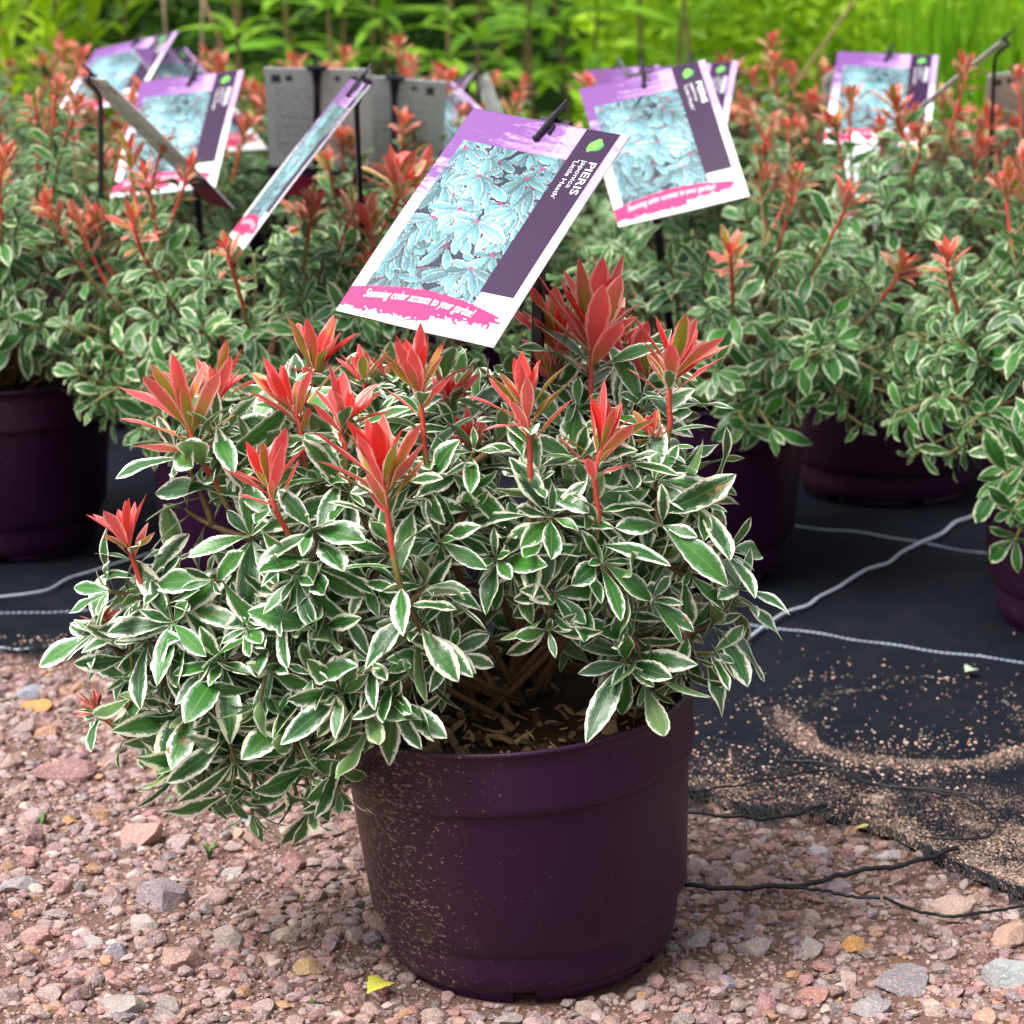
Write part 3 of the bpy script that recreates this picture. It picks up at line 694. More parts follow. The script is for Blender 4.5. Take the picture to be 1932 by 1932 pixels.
def soil_mesh():
    r = np.random.default_rng(9); R, n = 22, 60; V = [(0, 0, .175)]
    for i in range(1, R + 1):
        for j in range(n):
            a = j / n * 6.2832; q = i / R; V.append(((RT - .0035) * q * math.cos(a), (RT - .0035) * q * math.sin(a), .173 + .006 * (1 - q * q) + r.normal(0, .0016)))
    F = [[1 + (i - 1) * n + j, 1 + i * n + j, 1 + i * n + (j + 1) % n, 1 + (i - 1) * n + (j + 1) % n] for i in range(1, R) for j in range(n)]
    F += [[0, 1 + j, 1 + (j + 1) % n, 0] for j in range(n)]
    me = bpy.data.meshes.new("soil"); me.from_pydata(V, [], [f if f[0] != f[-1] else f[:3] for f in F]); me.materials.append(M_SOIL)
    me.polygons.foreach_set("use_smooth", np.ones(len(me.polygons), bool)); return me
SOIL_ME = soil_mesh()
def pot_at(root, me_pot, me_foot, M, spin=0.0):
    Mz = M @ Matrix.Rotation(spin, 4, 'Z')
    p = link("pot", me_pot, root, M=M)
    for k in range(6): link("foot", me_foot, p, M=Matrix.Rotation(spin + k * math.pi / 3, 4, 'Z'))
    return link("soil", SOIL_ME, root, M=M)

# ---- the shrub in front
base = POT_BASE.copy()
front = tag(link("potted_shrub", None, loc=base), "potted shrub with cream-edged leaves and red tips standing on the gravel", "potted plant")
LEAN = Matrix.Translation((0, 0, .004)) @ Matrix.Rotation(math.radians(-4.6), 4, 'Y') @ Matrix.Rotation(math.radians(1.0), 4, 'X')
soil = pot_at(front, POT_ME, FOOT_ME, LEAN, spin=-1.12)
cr = np.random.default_rng(17); chips = []
for q in range(6):
    mb = MB(); V0, F0 = rock(1, cr, 5); V0 = V0 * np.array([1, .34 + .1 * q / 6, .13]) ; mb.add(V0, F0.tolist()); chips.append(mb.mesh("bark_chip", M_CHIP, False))
for i in range(300):
    a, q = cr.uniform(0, 6.283), math.sqrt(cr.uniform()) * (RT - .010); x, y = q * math.cos(a), q * math.sin(a)
    if i > 60: y = -abs(y)
    s = .004 + .0115 * cr.uniform() ** 1.6
    o = link("bark_chip", chips[int(cr.integers(6))], soil)
    o.location = (x, y, .1765 + .004 * (1 - (q / RT) ** 2) + cr.uniform(0, .0035)); o.rotation_euler = (cr.normal(0, .45), cr.normal(0, .45), cr.uniform(0, 6.28)); o.scale = (s * cr.uniform(.45, 1.35), s * cr.uniform(.35, 1.5), s * cr.uniform(.6, 1.6))
LEANM = np.array(LEAN.to_3x3())
ROOT = base + LEANM @ np.array([-.005, .012, .174])
NV_HI = [len(v) for v in VAR_HI]; NV_LO = [len(v) for v in VAR_LO]

Z0 = 2.03
def front_Z(px, py, f=1.0):
    r2 = ((px - 790) / 720) ** 2 + ((py - 1060) / 640) ** 2
    return Z0 - .175 * f * math.sqrt(max(0.0, 1 - r2))
INNER = U(900, 1200, 2.05)
r = np.random.default_rng(43)
shoots, leaves = [], []
RED = [(400, 900, 300, 655, 1.15, .9), (420, 800, 392, 672, .9, .3), (570, 860, 525, 680, .95, .7), (650, 835, 655, 722, .75, .9), (738, 1028, 705, 765, 1.22, 1.15), (535, 990, 478, 832, .85, 1.0), (262, 1090, 215, 945, .72, .9),
       (800, 840, 775, 588, 1.0, .85), (605, 760, 590, 628, .9, -.1), (690, 750, 680, 647, .62, .2), (1000, 890, 985, 640, 1.0, 1.0), (1115, 760, 1122, 500, 1.3, .45), (1265, 795, 1282, 598, 1.05, .9), (1130, 965, 1150, 697, .85, 1.05),
       (1180, 770, 1195, 612, .85, -.1), (850, 790, 850, 702, .62, .3), (1235, 855, 1225, 768, .5, .8), (192, 1350, 160, 1312, .36, .8), (197, 1190, 180, 1150, .34, .5), (890, 868, 885, 782, .5, .6), (1062, 735, 1045, 560, 1.0, .1), (1100, 720, 1165, 560, .9, -.4), (1215, 760, 1228, 640, .6, .2), (1160, 700, 1172, 590, .65, -.5), (1035, 740, 1030, 640, .5, .2), (730, 760, 735, 670, .5, .0), (560, 770, 556, 660, .55, -.2)]
def root_pt(tip=None):
    "the first shoots rise from the soil; later ones fork off the nearest of those already standing"
    if tip is None or len(shoots) < 20: return ROOT + np.array([r.uniform(-.03, .03), r.uniform(-.02, .04), 0])
    C = [(np.linalg.norm(s_[0][j] - tip) + .02 * r.uniform(), s_[0][j]) for s_ in shoots[:90] for j in (3, 4, 5, 6) if s_[0][j][2] < tip[2] + .03]
    return min(C, key=lambda c: c[0])[1] if C else ROOT
for bx, by, tx, ty, sz, f in RED:
    Z = front_Z(bx, by, f + .1); b = U(bx, by, Z); t = U(tx, ty, Z - .004)
    red_shoot(root_pt(b), b, b + (t - b) * (.52 if np.linalg.norm(t - b) > .05 else .4), r, NV_HI, shoots, leaves, sz * 1.12)
GREEN = [(735, 1045), (612, 1182), (530, 1165), (400, 1095), (300, 1095), (325, 1175), (205, 1115), (175, 1195), (305, 1295), (250, 1265), (350, 1345), (385, 1450), (445, 1440), (590, 1475), (480, 1475), (645, 1440), (430, 1500), (560, 1500), (350, 1420), (385, 1495), (585, 1535), (475, 1535), (335, 1470), (640, 1495), (742, 1318), (700, 1245), (790, 1190), (850, 1235),
         (1045, 1120), (1035, 1190), (1040, 975), (1010, 915), (1110, 965), (1135, 1060), (1185, 870), (1240, 905), (1322, 950), (1300, 1080), (1345, 1232), (1285, 1275), (1345, 1180), (1395, 1110), (1375, 1040), (1180, 1250), (1215, 1290), (590, 1275), (520, 1255), (645, 1310), (465, 1185),
         (470, 1010), (350, 960), (330, 850), (410, 810), (445, 905), (590, 1000), (600, 905), (895, 850), (885, 965), (935, 1055), (690, 1100), (805, 1105), (560, 1090), (280, 1210), (420, 1250), (240, 1340), (555, 1370), (490, 1330), (700, 1370), (830, 1020), (970, 1010), (1090, 870), (1250, 990), (1230, 1130), (960, 800), (660, 930), (760, 900), (640, 810), (725, 800), (860, 810), (930, 835), (1065, 810), (1180, 805), (1215, 770), (560, 815), (470, 815), (1090, 770), (840, 900), (1020, 840), (1150, 900)]
for gi, (gx, gy) in enumerate(GREEN):
    Z = front_Z(gx, gy, r.uniform(.88, 1.12) - (.45 if gi >= len(GREEN) - 13 else 0)); tip = U(gx, gy, Z)
    ax = nrm(nrm(tip - INNER) + np.array([0, -.42, .42]) + r.normal(0, .18, 3))
    if gy > 1380: ax = nrm(ax + np.array([-.2, -.5, -.75]))
    low = None; rp_ = root_pt(tip)
    if tip[2] < .235: mid = (rp_ + tip) / 2; low = np.array([mid[0], mid[1], max(.24, tip[2] + .05)])
    green_shoot(rp_, tip, ax, r, NV_HI, shoots, leaves, r.uniform(.82, 1.2), lowc=low)
CROWN = [(330, 810), (480, 760), (640, 740), (800, 760), (960, 770), (1080, 740), (1230, 780), (1280, 860), (1320, 980), (1360, 1110), (1350, 1230), (1270, 1270), (1180, 1240), (1110, 1150), (990, 1120), (900, 1200), (800, 1320), (700, 1390), (600, 1420), (480, 1430), (380, 1400), (290, 1340), (230, 1260), (210, 1170), (260, 1070), (330, 960)]
def inside(x, y, poly):
    c = False
    for (x0, y0), (x1, y1) in zip(poly, poly[1:] + poly[:1]):
        if (y0 > y) != (y1 > y) and x < (x1 - x0) * (y - y0) / (y1 - y0) + x0: c = not c
    return c
for gx, gy, f in ((900, 770, .2), (945, 750, -.1), (860, 745, -.2), (1030, 735, -.2), (980, 790, .4), (820, 770, .0), (740, 760, -.2), (1210, 770, -.1), (500, 780, -.1), (930, 720, -.5), (1000, 720, -.6), (870, 715, -.6), (930, 1215, -.05), (1005, 1205, -.1), (1080, 1220, -.05), (970, 1190, .1), (1040, 1180, .0), (880, 1200, .1), (640, 730, .1), (700, 720, .0), (760, 735, .2), (1070, 705, .0), (1130, 715, .1), (1190, 700, -.1), (1240, 740, .2), (1160, 670, -.3), (1090, 660, -.4), (560, 745, .1), (820, 715, -.2), (1040, 690, -.3), (970, 725, .1), (1225, 690, -.2)):
    tip = U(gx, gy, front_Z(gx, gy, f)); ax = nrm(nrm(tip - INNER) + np.array([0, 0, .5]) + r.normal(0, .2, 3)); green_shoot(root_pt(tip), tip, ax, r, NV_HI, shoots, leaves, r.uniform(.9, 1.1))
k = 0
while k < 62:
    x, y = r.uniform(150, 1400), r.uniform(720, 1440)
    if not inside(x, y, CROWN): continue
    Z = front_Z(x, y, r.uniform(-.9, .85)); tip = U(x, y, Z)
    if tip[2] < .21 and np.hypot(tip[0] - base[0], tip[1] - base[1]) < .15: continue
    ax = nrm(nrm(tip - INNER) + np.array([0, -.1, .5]) + r.normal(0, .22, 3)); low = None
    if tip[2] < .235: mid = (ROOT + tip) / 2; low = np.array([mid[0], mid[1], max(.25, tip[2] + .06)])
    green_shoot(root_pt(tip), tip, ax, r, NV_HI, shoots, leaves, r.uniform(.8, 1.1), lowc=low); k += 1
# bare soil shows at the front of the pot: no leaf springs there
HOLE = [(880, 1262), (1000, 1235), (1120, 1270), (1130, 1310), (1090, 1400), (800, 1412), (850, 1330)]
GAP = [(300, 890), (400, 930), (470, 940), (490, 1030), (420, 1060), (350, 1070), (310, 1000)]     # the pot behind shows through here
def in_hole(l):
    c = l[0] + l[2] * l[4] * .75; x, y, Z = proj(c); return inside(x, y, HOLE) or (inside(x, y, GAP) and l[7] > .25) or (y > 1440 and x > 700) or c[2] < .02
leaves = [l for l in leaves if not in_hole(l)]
def score(l):
    c = l[0] + l[2] * l[4] * .5; x, y, Z = proj(c)
    if not (0 < x < 1932): return -9
    return l[4] * (.3 + abs(l[3] @ nrm(CAM - c))) * 10 + (front_Z(x, y) - Z) * 6
build_foliage(front, base, shoots, leaves, VAR_HI, 300, score, 1)

# ---- shrubs behind
def k_base(k): return (1778 + 417) / k - 417
def bg_shrub(px, k, label, seed, n_own, ns=56, nred=16, rx=.205, rz=.175, cz=.105, dx=0.0, lift=0.0, low=True, extra=(), hang=()):
    b = G(px, k_base(k)); b[2] = .008
    r = np.random.default_rng(seed)
    root = tag(link("potted_shrub", None, loc=b), label, "potted plant", "potted shrubs standing on the black fabric")
    pot_at(root, POT_ME2, FOOT_ME2, Matrix.Rotation(r.uniform(-.9, .9), 4, 'Z'), r.uniform(0, 1))
    R0 = b + np.array([0, 0, .172]); C = b + np.array([dx, -.01, HP + cz - .02])
    sh, lv = [], []
    rp = lambda: R0 + np.array([r.uniform(-.03, .03), r.uniform(-.03, .03), 0])
    for i in range(nred):
        a, q = r.uniform(0, 6.283), math.sqrt(r.uniform()) * .93
        d = np.array([q * math.cos(a) * rx, q * math.sin(a) * rx, rz * math.sqrt(1 - q * q * .85) + r.uniform(-.035, .03) + lift])
        p = C + d; ax = nrm(np.array([d[0] * .6, d[1] * .6, .24]) + r.normal(0, .03, 3))
        red_shoot(rp(), p, p + ax * r.uniform(.03, .07), r, NV_LO, sh, lv, r.uniform(.55, .85))
    for ex, ey, tx, ty, kk, sz in extra:
        p = U(ex, ey, 2.017 * kk); t = U(tx, ty, 2.017 * kk); red_shoot(rp(), p, p + (t - p) * .6, r, NV_LO, sh, lv, sz)
    for hx, hy, hk in hang:
        tip = U(hx, hy, 2.017 * hk); d = nrm(tip - R0); mid = (R0 + tip) / 2
        green_shoot(rp(), tip, nrm(d + np.array([0, -.2, .15])), r, NV_LO, sh, lv, r.uniform(.85, 1.1), lowc=np.array([mid[0], mid[1], max(b[2] + .24, tip[2] + .05)]))
    for i in range(ns):
        u = r.uniform(-.75 if low else -.3, 1); a = r.uniform(0, 6.283); q = r.uniform(.55, 1) ** .5
        h = math.sqrt(1 - min(1, u * u)) if u > 0 else 1.0
        d = np.array([math.cos(a) * h * rx * q, math.sin(a) * h * rx * q, (u if u > 0 else u * .85) * rz * (.95 if u > 0 else .75) * q])
        tip = C + d
        if tip[2] < b[2] + HP and math.hypot(*(tip - b)[:2]) < .15: tip[:2] = b[:2] + nrm((tip - b)[:2]) * r.uniform(.155, .2)
        tip[2] = max(tip[2], b[2] + HP - .03)
        ax = nrm(nrm(d) + np.array([0, 0, .35]) + r.normal(0, .2, 3)); lowc = None
        if tip[2] < b[2] + .25: mid = (R0 + tip) / 2; lowc = np.array([mid[0], mid[1], max(b[2] + .25, tip[2] + .05)])
        green_shoot(rp(), tip, ax, r, NV_LO, sh, lv, r.uniform(.68, .98), n=int(r.integers(12, 17)), lowc=lowc)
    def sc(l):
        x, y, Z = proj(l[0]); 
        return -9 if not (0 < x < 1932 and 0 < y < 1932) else l[4] * 8 * (.3 + abs(l[3] @ nrm(CAM - l[0]))) - Z + l[0][2]
    build_foliage(root, b, sh, lv, VAR_LO, n_own, sc, seed)
    return b
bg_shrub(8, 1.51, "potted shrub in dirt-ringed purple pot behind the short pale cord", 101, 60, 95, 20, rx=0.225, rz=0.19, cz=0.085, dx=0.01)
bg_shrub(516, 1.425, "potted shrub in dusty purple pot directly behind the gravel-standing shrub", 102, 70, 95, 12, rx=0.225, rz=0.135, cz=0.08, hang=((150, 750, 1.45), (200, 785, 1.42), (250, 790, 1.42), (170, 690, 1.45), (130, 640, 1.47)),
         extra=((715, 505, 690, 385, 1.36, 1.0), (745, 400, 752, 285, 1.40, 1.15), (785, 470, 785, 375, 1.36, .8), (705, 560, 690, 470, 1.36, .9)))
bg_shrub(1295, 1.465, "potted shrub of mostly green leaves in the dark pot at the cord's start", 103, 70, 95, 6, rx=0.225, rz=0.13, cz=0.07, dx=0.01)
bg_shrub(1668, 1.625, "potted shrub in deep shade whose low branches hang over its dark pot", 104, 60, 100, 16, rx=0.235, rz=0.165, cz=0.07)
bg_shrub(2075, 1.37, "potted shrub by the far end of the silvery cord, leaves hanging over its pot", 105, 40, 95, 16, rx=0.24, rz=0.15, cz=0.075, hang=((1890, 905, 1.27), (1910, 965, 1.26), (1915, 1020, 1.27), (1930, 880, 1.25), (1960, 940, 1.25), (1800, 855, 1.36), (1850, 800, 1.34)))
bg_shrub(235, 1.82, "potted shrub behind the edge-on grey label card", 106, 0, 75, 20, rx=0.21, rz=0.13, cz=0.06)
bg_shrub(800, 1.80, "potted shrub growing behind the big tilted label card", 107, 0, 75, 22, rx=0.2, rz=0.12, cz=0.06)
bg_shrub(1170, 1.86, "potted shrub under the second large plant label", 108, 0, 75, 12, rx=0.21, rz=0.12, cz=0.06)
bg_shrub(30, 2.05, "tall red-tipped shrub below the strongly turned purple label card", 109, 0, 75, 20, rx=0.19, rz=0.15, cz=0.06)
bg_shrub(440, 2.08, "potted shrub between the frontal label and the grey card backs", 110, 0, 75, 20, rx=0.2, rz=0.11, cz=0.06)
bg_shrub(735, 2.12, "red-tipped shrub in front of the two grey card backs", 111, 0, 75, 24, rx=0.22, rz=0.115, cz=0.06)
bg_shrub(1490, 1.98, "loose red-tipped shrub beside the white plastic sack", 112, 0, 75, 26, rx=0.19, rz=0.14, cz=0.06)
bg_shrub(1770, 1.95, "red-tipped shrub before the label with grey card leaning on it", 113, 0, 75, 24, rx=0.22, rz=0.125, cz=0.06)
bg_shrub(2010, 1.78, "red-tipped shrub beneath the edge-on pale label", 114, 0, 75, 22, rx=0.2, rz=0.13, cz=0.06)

# ------------------------------------------------------------------ plant labels
CW, CH = .1316, .1937
def bend(x, y): return -0.9 * (y / CH) ** 2 * .006 + .004 * (x / CW * 2) ** 2 * .3
def tag_print():
    NX, NY = 170, 250
    u, v = np.meshgrid(np.linspace(0, 1, NX), np.linspace(0, 1, NY))
    r = np.random.default_rng(77)
    def vnoise(fx, fy, s):
        q = np.random.default_rng(s); g = q.uniform(size=(int(fy) + 3, int(fx) + 3)); X, Y = u * fx, v * fy; i, j = X.astype(int), Y.astype(int); a, b = X - i, Y - j
        a, b = a * a * (3 - 2 * a), b * b * (3 - 2 * b)
        return (g[j, i] * (1 - a) + g[j, i + 1] * a) * (1 - b) + (g[j + 1, i] * (1 - a) + g[j + 1, i + 1] * a) * b
    C = np.ones((NY, NX, 3)) * np.array([.74, .74, .76])
    def lay(m, col):
        nonlocal C; m = np.clip(m, 0, 1)[..., None]; C = C * (1 - m) + np.array(col) * m
    streak = vnoise(9, 70, 1) * .6 + vnoise(40, 160, 2) * .4
    fade = np.clip((.62 - v) / .42, 0, 1)                     # brushed lilac wash fading to white down the card
    lay((fade > .02) * np.clip(fade * 1.25 + (streak - .5) * 1.4, 0, 1), (.42, .26, .50))
    lay((u < .62) * np.clip((.36 - v * .75 - u * .42) * 5 + (streak - .5) * 1.6 + .25, 0, 1), (.165, .060, .235))
    lay((v < .16) * (streak > .74) * (u > .3), (.20, .10, .28))
    # printed photograph of variegated leaves
    ph = (u > .075) & (u < .745) & (v > .155) & (v < .90)
    P = np.ones((NY, NX, 3)) * np.array([.020, .032, .060]) * (.6 + .9 * vnoise(14, 20, 3))[..., None]
    asp = CH / CW; Y = v * asp
    cents = [(r.uniform(.05, .75), q_ + r.uniform(-.05, .05)) for q_ in np.linspace(.92, .12, 64)] + [(.30, .30), (.58, .27), (.20, .52), (.60, .70), (.32, .46), (.46, .50)]
    fine = vnoise(70, 100, 15)
    vshade = lambda x_, y_: math.exp(-((x_ - .42) ** 2 + (y_ - .45) ** 2) / .09)
    for ci, (cx, cv) in enumerate(cents):
        cy = cv * asp; big = 1.35 if ci == len(cents) - 1 else 1.0; m = int(r.integers(6, 9))
        for q in range(m):
            a = math.pi / 2 + (q - m / 2 + .5) * .62 + r.normal(0, .22); L = big * r.uniform(.10, .185) * (1.1 if math.sin(a) > 0 else .75); W = L * r.uniform(.13, .20)
            dx, dy = u - cx, Y - cy; s = (dx * math.cos(a) + dy * math.sin(a)) / L; w = (-dx * math.sin(a) + dy * math.cos(a)) / W
            ss_ = np.clip(s, 0, 1); prof = np.clip(ss_ ** 1.2 * (1 - ss_) ** .8 / .28, 0, 1.2); ins = (s > 0) & (s < 1) & (np.abs(w) < prof)
            e = np.abs(w) / (prof + 1e-6); lum = r.uniform(.45, 1.0) * (.75 + .35 * vshade(cx, cv))
            col = np.array([.10, .30 + .05 * r.uniform(), .36 + .09 * r.uniform()]) * lum * (.55 + .8 * r.uniform()) + .06 * lum
            cc = np.where((e > r.uniform(.74, .86))[..., None], np.array([.56, .66, .69]) * (.25 + .8 * lum), col * (1 + .35 * (1 - e))[..., None])
            cc = np.where((np.abs(w) < .07)[..., None], np.array([.20, .40, .43]) * lum, cc)
            sh_ = (.55 + .6 * ss_) * np.where(w > 0, 1.12, .84) * (.85 + .3 * fine)
            P = np.where(ins[..., None], cc * sh_[..., None], P * np.where((s > -.05) & (s < 1.08) & (np.abs(w) < prof * 1.35 + .12), .72, 1.0)[..., None])
        d2 = (u - cx) ** 2 + (Y - cy) ** 2; P = np.where((d2 < .00018)[..., None], np.array([.30, .04, .13]), P)
    P = P * (.42 + .75 * vnoise(5, 6, 12))[..., None] * np.clip(1.25 - .9 * ((u - .45) ** 2 + (v - .5) ** 2), .5, 1.2)[..., None]
    C = np.where(ph[..., None], P, C)
    band = (u > .73) & (u < .945) & (v < .79); lay(band * 1.0, (.026, .007, .038))
    lay(((u > .945) & (v < .3)) * np.clip(1 - v * 3.2, 0, 1) * .6, (.45, .32, .55))
    # two-lobed leaf emblem
    ex, ey = (u - .835), (v - .075) * asp
    ey2 = ey + .012
    l2 = (np.abs(ex - .030 + .25 * ey2) < .026 * np.clip(1 - ((ey2 - .006) / .036) ** 2, 0, 1)); lay(l2 * 1.0, (.05, .26, .10))
    l1 = (np.abs(ex + .30 * ey2) < .034 * np.clip(1 - (ey2 / .052) ** 2, 0, 1) ** .9); lay(l1 * 1.0, (.14, .42, .07))
    # pink brush band
    top = .885 - .055 * np.sin(np.clip(u / .72, 0, 1.35) * 2.3) * 1.0; rough = (vnoise(60, 160, 5) - .5) * .03
    bot = .975 - .035 * u - .02 * (u > .55) + rough * 1.4
    endu = .98 - .10 * vnoise(3, 90, 6) - 1.2 * np.clip(v - .93, 0, 1)
    lay(((v > top + rough * .1) & (v < bot) & (u < endu)) * 1.0, (.55, .022, .125))
    lay(((u > .745) & (v > .80) & (v < top)) * 1.0, (.74, .74, .76))
    V = np.stack([(u - .5) * CW, -v * CH, bend((u - .5) * CW, -v * CH) + .00045], -1).reshape(-1, 3)
    i, j = np.meshgrid(np.arange(NY - 1), np.arange(NX - 1), indexing='ij')
    F = np.stack([i * NX + j, (i + 1) * NX + j, (i + 1) * NX + j + 1, i * NX + j + 1], -1).reshape(-1, 4)
    return V, F, C.reshape(-1, 3)
def mat_print(name, rough):
    t = NT(name); return t.set(t.attr("Col").outputs["Color"], rough, 0.25)
M_PRINT = mat_print("printed_card", 0.32); M_PRINTB = mat_print("printed_card_back", 0.5)
tv, tf, tc = tag_print(); PRINT_ME = mesh_np("front_print", tv, tf, mats=[M_PRINT], colors=tc)
def back_print():
    NX, NY = 90, 130; u, v = np.meshgrid(np.linspace(0, 1, NX), np.linspace(0, 1, NY)); C = np.ones((NY, NX, 3)) * np.array([.62, .63, .65]); r = np.random.default_rng(8)
    for x0, x1, y0, y1 in ((.06, .15, .05, .11), (.20, .26, .05, .10), (.80, .88, .05, .12), (.66, .71, .05, .09)): C[(u > x0) & (u < x1) & (v > y0) & (v < y1)] = (.07, .07, .08)
    for y in list(np.arange(.16, .66, .035)):
        x0, x1 = .08, r.uniform(.5, .93)
        C[(u > x0) & (u < x1) & (v > y) & (v < y + .010) & (r.uniform(size=u.shape) > .35)] = (.24, .24, .26)
    C[(v > .76)] = (.06, .02, .075); C[(v > .84) & (u < .9)] = (.28, .015, .06)
    V = np.stack([(.5 - u) * CW, -v * CH, bend((.5 - u) * CW, -v * CH) - .00045], -1).reshape(-1, 3)
    i, j = np.meshgrid(np.arange(NY - 1), np.arange(NX - 1), indexing='ij'); F = np.stack([i * NX + j, (i + 1) * NX + j, (i + 1) * NX + j + 1, i * NX + j + 1], -1).reshape(-1, 4)
    return mesh_np("back_print", V, F, mats=[M_PRINTB], colors=C.reshape(-1, 3))
BACK_ME = back_print()
def card_body():
    n = 24; V, F = [], []
    for i in range(n + 1):
        y = -CH * i / n
        for x, z in ((-CW / 2, -.0004), (CW / 2, -.0004), (CW / 2, .0004), (-CW / 2, .0004)): V.append((x * 1.002, y, bend(x, y) + z))
    F = [[i * 4 + j, i * 4 + (j + 1) % 4, (i + 1) * 4 + (j + 1) % 4, (i + 1) * 4 + j] for i in range(n) for j in (1, 3)]
    F += [[0, 3, 2, 1], [n * 4, n * 4 + 1, n * 4 + 2, n * 4 + 3]]
    return mesh_np("card_edge", V, F, mats=[simple("white_card", (.72, .72, .74), .5)], smooth=False)
EDGE_ME = card_body()
M_INK = NT("white_ink").set((.88, .88, .90), .4, .4)
def text_mesh(body, size, shear=0.0, bold=0.0, space=1.0):
    c = bpy.data.curves.new("text", 'FONT'); c.body = body; c.size = size; c.shear = shear; c.offset = bold; c.space_character = space; c.resolution_u = 4
    o = bpy.data.objects.new("text", c); COL.objects.link(o); bpy.context.view_layer.update()
    me = bpy.data.meshes.new_from_object(o.evaluated_get(bpy.context.evaluated_depsgraph_get())); bpy.data.objects.remove(o)
    V = np.array([v.co[:] for v in me.vertices]); F = [list(p.vertices) for p in me.polygons]; bpy.data.meshes.remove(me); return V, F
def lettering(items, name):
    mb = MB()
    for V, F in items:
        V = V.copy(); V[:, 2] = bend(V[:, 0], V[:, 1]) + .00075; mb.add(V, F)
    return mb.mesh(name, M_INK, False)
def down(body, size, u0, v0, bold=0.0, length=None):
    "reads down the card, letter tops to the right edge"
    V, F = text_mesh(body, size, 0, bold); 
    if length: V[:, 0] *= length / V[:, 0].max()
    W = np.zeros_like(V); W[:, 0] = (u0 - .5) * CW + V[:, 1]; W[:, 1] = -v0 * CH - V[:, 0]; return W, F
NAME_ME = lettering([down("PIERIS", .0088, .876, .145, .00002, .0310), down("japonica", .0056, .832, .145, -.00006, .0260), down("'Little Heath'", .0056, .782, .145, -.00006, .0370)], "name_lettering")
sv, sf = text_mesh("Stunning color accents to your garden!", .0078, .32, -.00002, 1.06)
sv[:, 0] *= .68 * CW / sv[:, 0].max(); sv[:, 1] *= 1.35
sv2 = sv.copy(); q = sv[:, 0] / (.68 * CW); sv2[:, 0] = -.5 * CW + .10 * CW + sv[:, 0]; sv2[:, 1] = sv[:, 1] - CH * (.918 - .030 * np.sin(q * 2.6))
SCRIPT_ME = lettering([(sv2, sf)], "script_lettering")

def card(TL, TR, BL, k, label, su=1, sv=1, exact=None, stake_to=None, stake_label="", lean=0.0, bare=False):
    "TL, TR, BL: corners of the printed side in the picture; su / sv: +1 when that edge runs towards the camera"
    Z = 2.017 * k; tl = U(*TL, Z)
    if exact: tr = U(*TR, Z - exact[0]); bl = U(*BL, Z - exact[1])
    else:
        ux = (np.array(TR) - TL) * Z / FPX; vx = (np.array(BL) - TL) * Z / FPX
        tr = U(*TR, Z - su * math.sqrt(max(0, CW ** 2 - ux @ ux))); bl = U(*BL, Z - sv * math.sqrt(max(0, CH ** 2 - vx @ vx)))
    X = nrm(tr - tl); Yd = nrm(bl - tl)
    if lean: X = nrm(X - (X @ Yd) * Yd)
    Yd = nrm(Yd - (Yd @ X) * X); N = np.cross(X, -Yd)
    o = (tl + X * CW / 2 * 1.0) if not exact else (tl + tr) / 2
    M = Matrix(((X[0], -Yd[0], N[0], o[0]), (X[1], -Yd[1], N[1], o[1]), (X[2], -Yd[2], N[2], o[2]), (0, 0, 0, 1)))
    c = link("plant_label", EDGE_ME, None, M=M); tag(c, label, "plant label", "printed plant labels on stakes")
    link("front_print", PRINT_ME, c); link("back_print", BACK_ME, c); link("name_lettering", NAME_ME, c); link("script_lettering", SCRIPT_ME, c)
    # the stake that carries it
    w = lambda x, y, z: o + X * x + (-Yd) * y + N * z
    foot = np.array(stake_to, float) if stake_to is not None else np.array([o[0] - N[0] * .02, o[1] - N[1] * .02 + .012, .165])
    st = link("label_stake", None, loc=foot); tag(st, stake_label, "stake", "dark stakes of the plant labels")
    P = [foot - foot]; neck = w(0, -.022, -.012) - foot; topb = w(0, .004, -.006) - foot
    pts = bez(np.zeros(3), np.array([neck[0] * .92, neck[1] * .92, neck[2] * .7]), neck, 14); pts = np.concatenate([pts, bez(neck, neck + np.array([0, 0, .012]), topb, 6)[1:]])
    sx = nrm(np.array([X[0], X[1], 0]) + 1e-6); mb = MB(); m = len(pts); V, F = [], []
    T = np.gradient(pts, axis=0)
    for i in range(m):
        t = nrm(T[i]); a = nrm(sx - (sx @ t) * t); b = np.cross(t, a); wd = .0042 + .0022 * max(0, (i - 13) / (m - 14)) if i > 13 else .0042
        for p, q_ in ((-1, -1), (1, -1), (1, 1), (-1, 1)): V.append(pts[i] + a * wd * p + b * .0022 * q_)
    F = [[i * 4 + j, i * 4 + (j + 1) % 4, (i + 1) * 4 + (j + 1) % 4, (i + 1) * 4 + j] for i in range(m - 1) for j in range(4)] + [[3, 2, 1, 0], [(m - 1) * 4 + j for j in range(4)]]
    mb.add(V, F); link("post", mb.mesh("post", M_STAKE, False), st)
    mb = MB(); mb.box(w(0, .0045, -.004) - foot, X * .0125, -Yd * .0024, N * .0026); link("crossbar", mb.mesh("crossbar", M_STAKE, False), st)
    mb = MB(); mb.tube(np.array([w(.004, .020, .0045), w(.0025, .008, .0040), w(0, -.006, .0030), w(-.002, -.0185, .0026)]) - foot, [.0012, .0022, .0022, .0018], 6)
    mb.box(w(.0005, .0045, .0005) - foot, X * .0016, -Yd * .002, N * .004)
    mb.tube(np.array([w(-.002, -.0165, .0030), w(-.002, -.0175, .0005)]) - foot, [.0028, .0022], 8)
    mb.tube(np.array([w(.0045, -.002, .0018), w(.0050, -.011, .0016)]) - foot, [.0013, .001], 5)
    link("peg", mb.mesh("peg", M_STAKE, False), st)
    return c
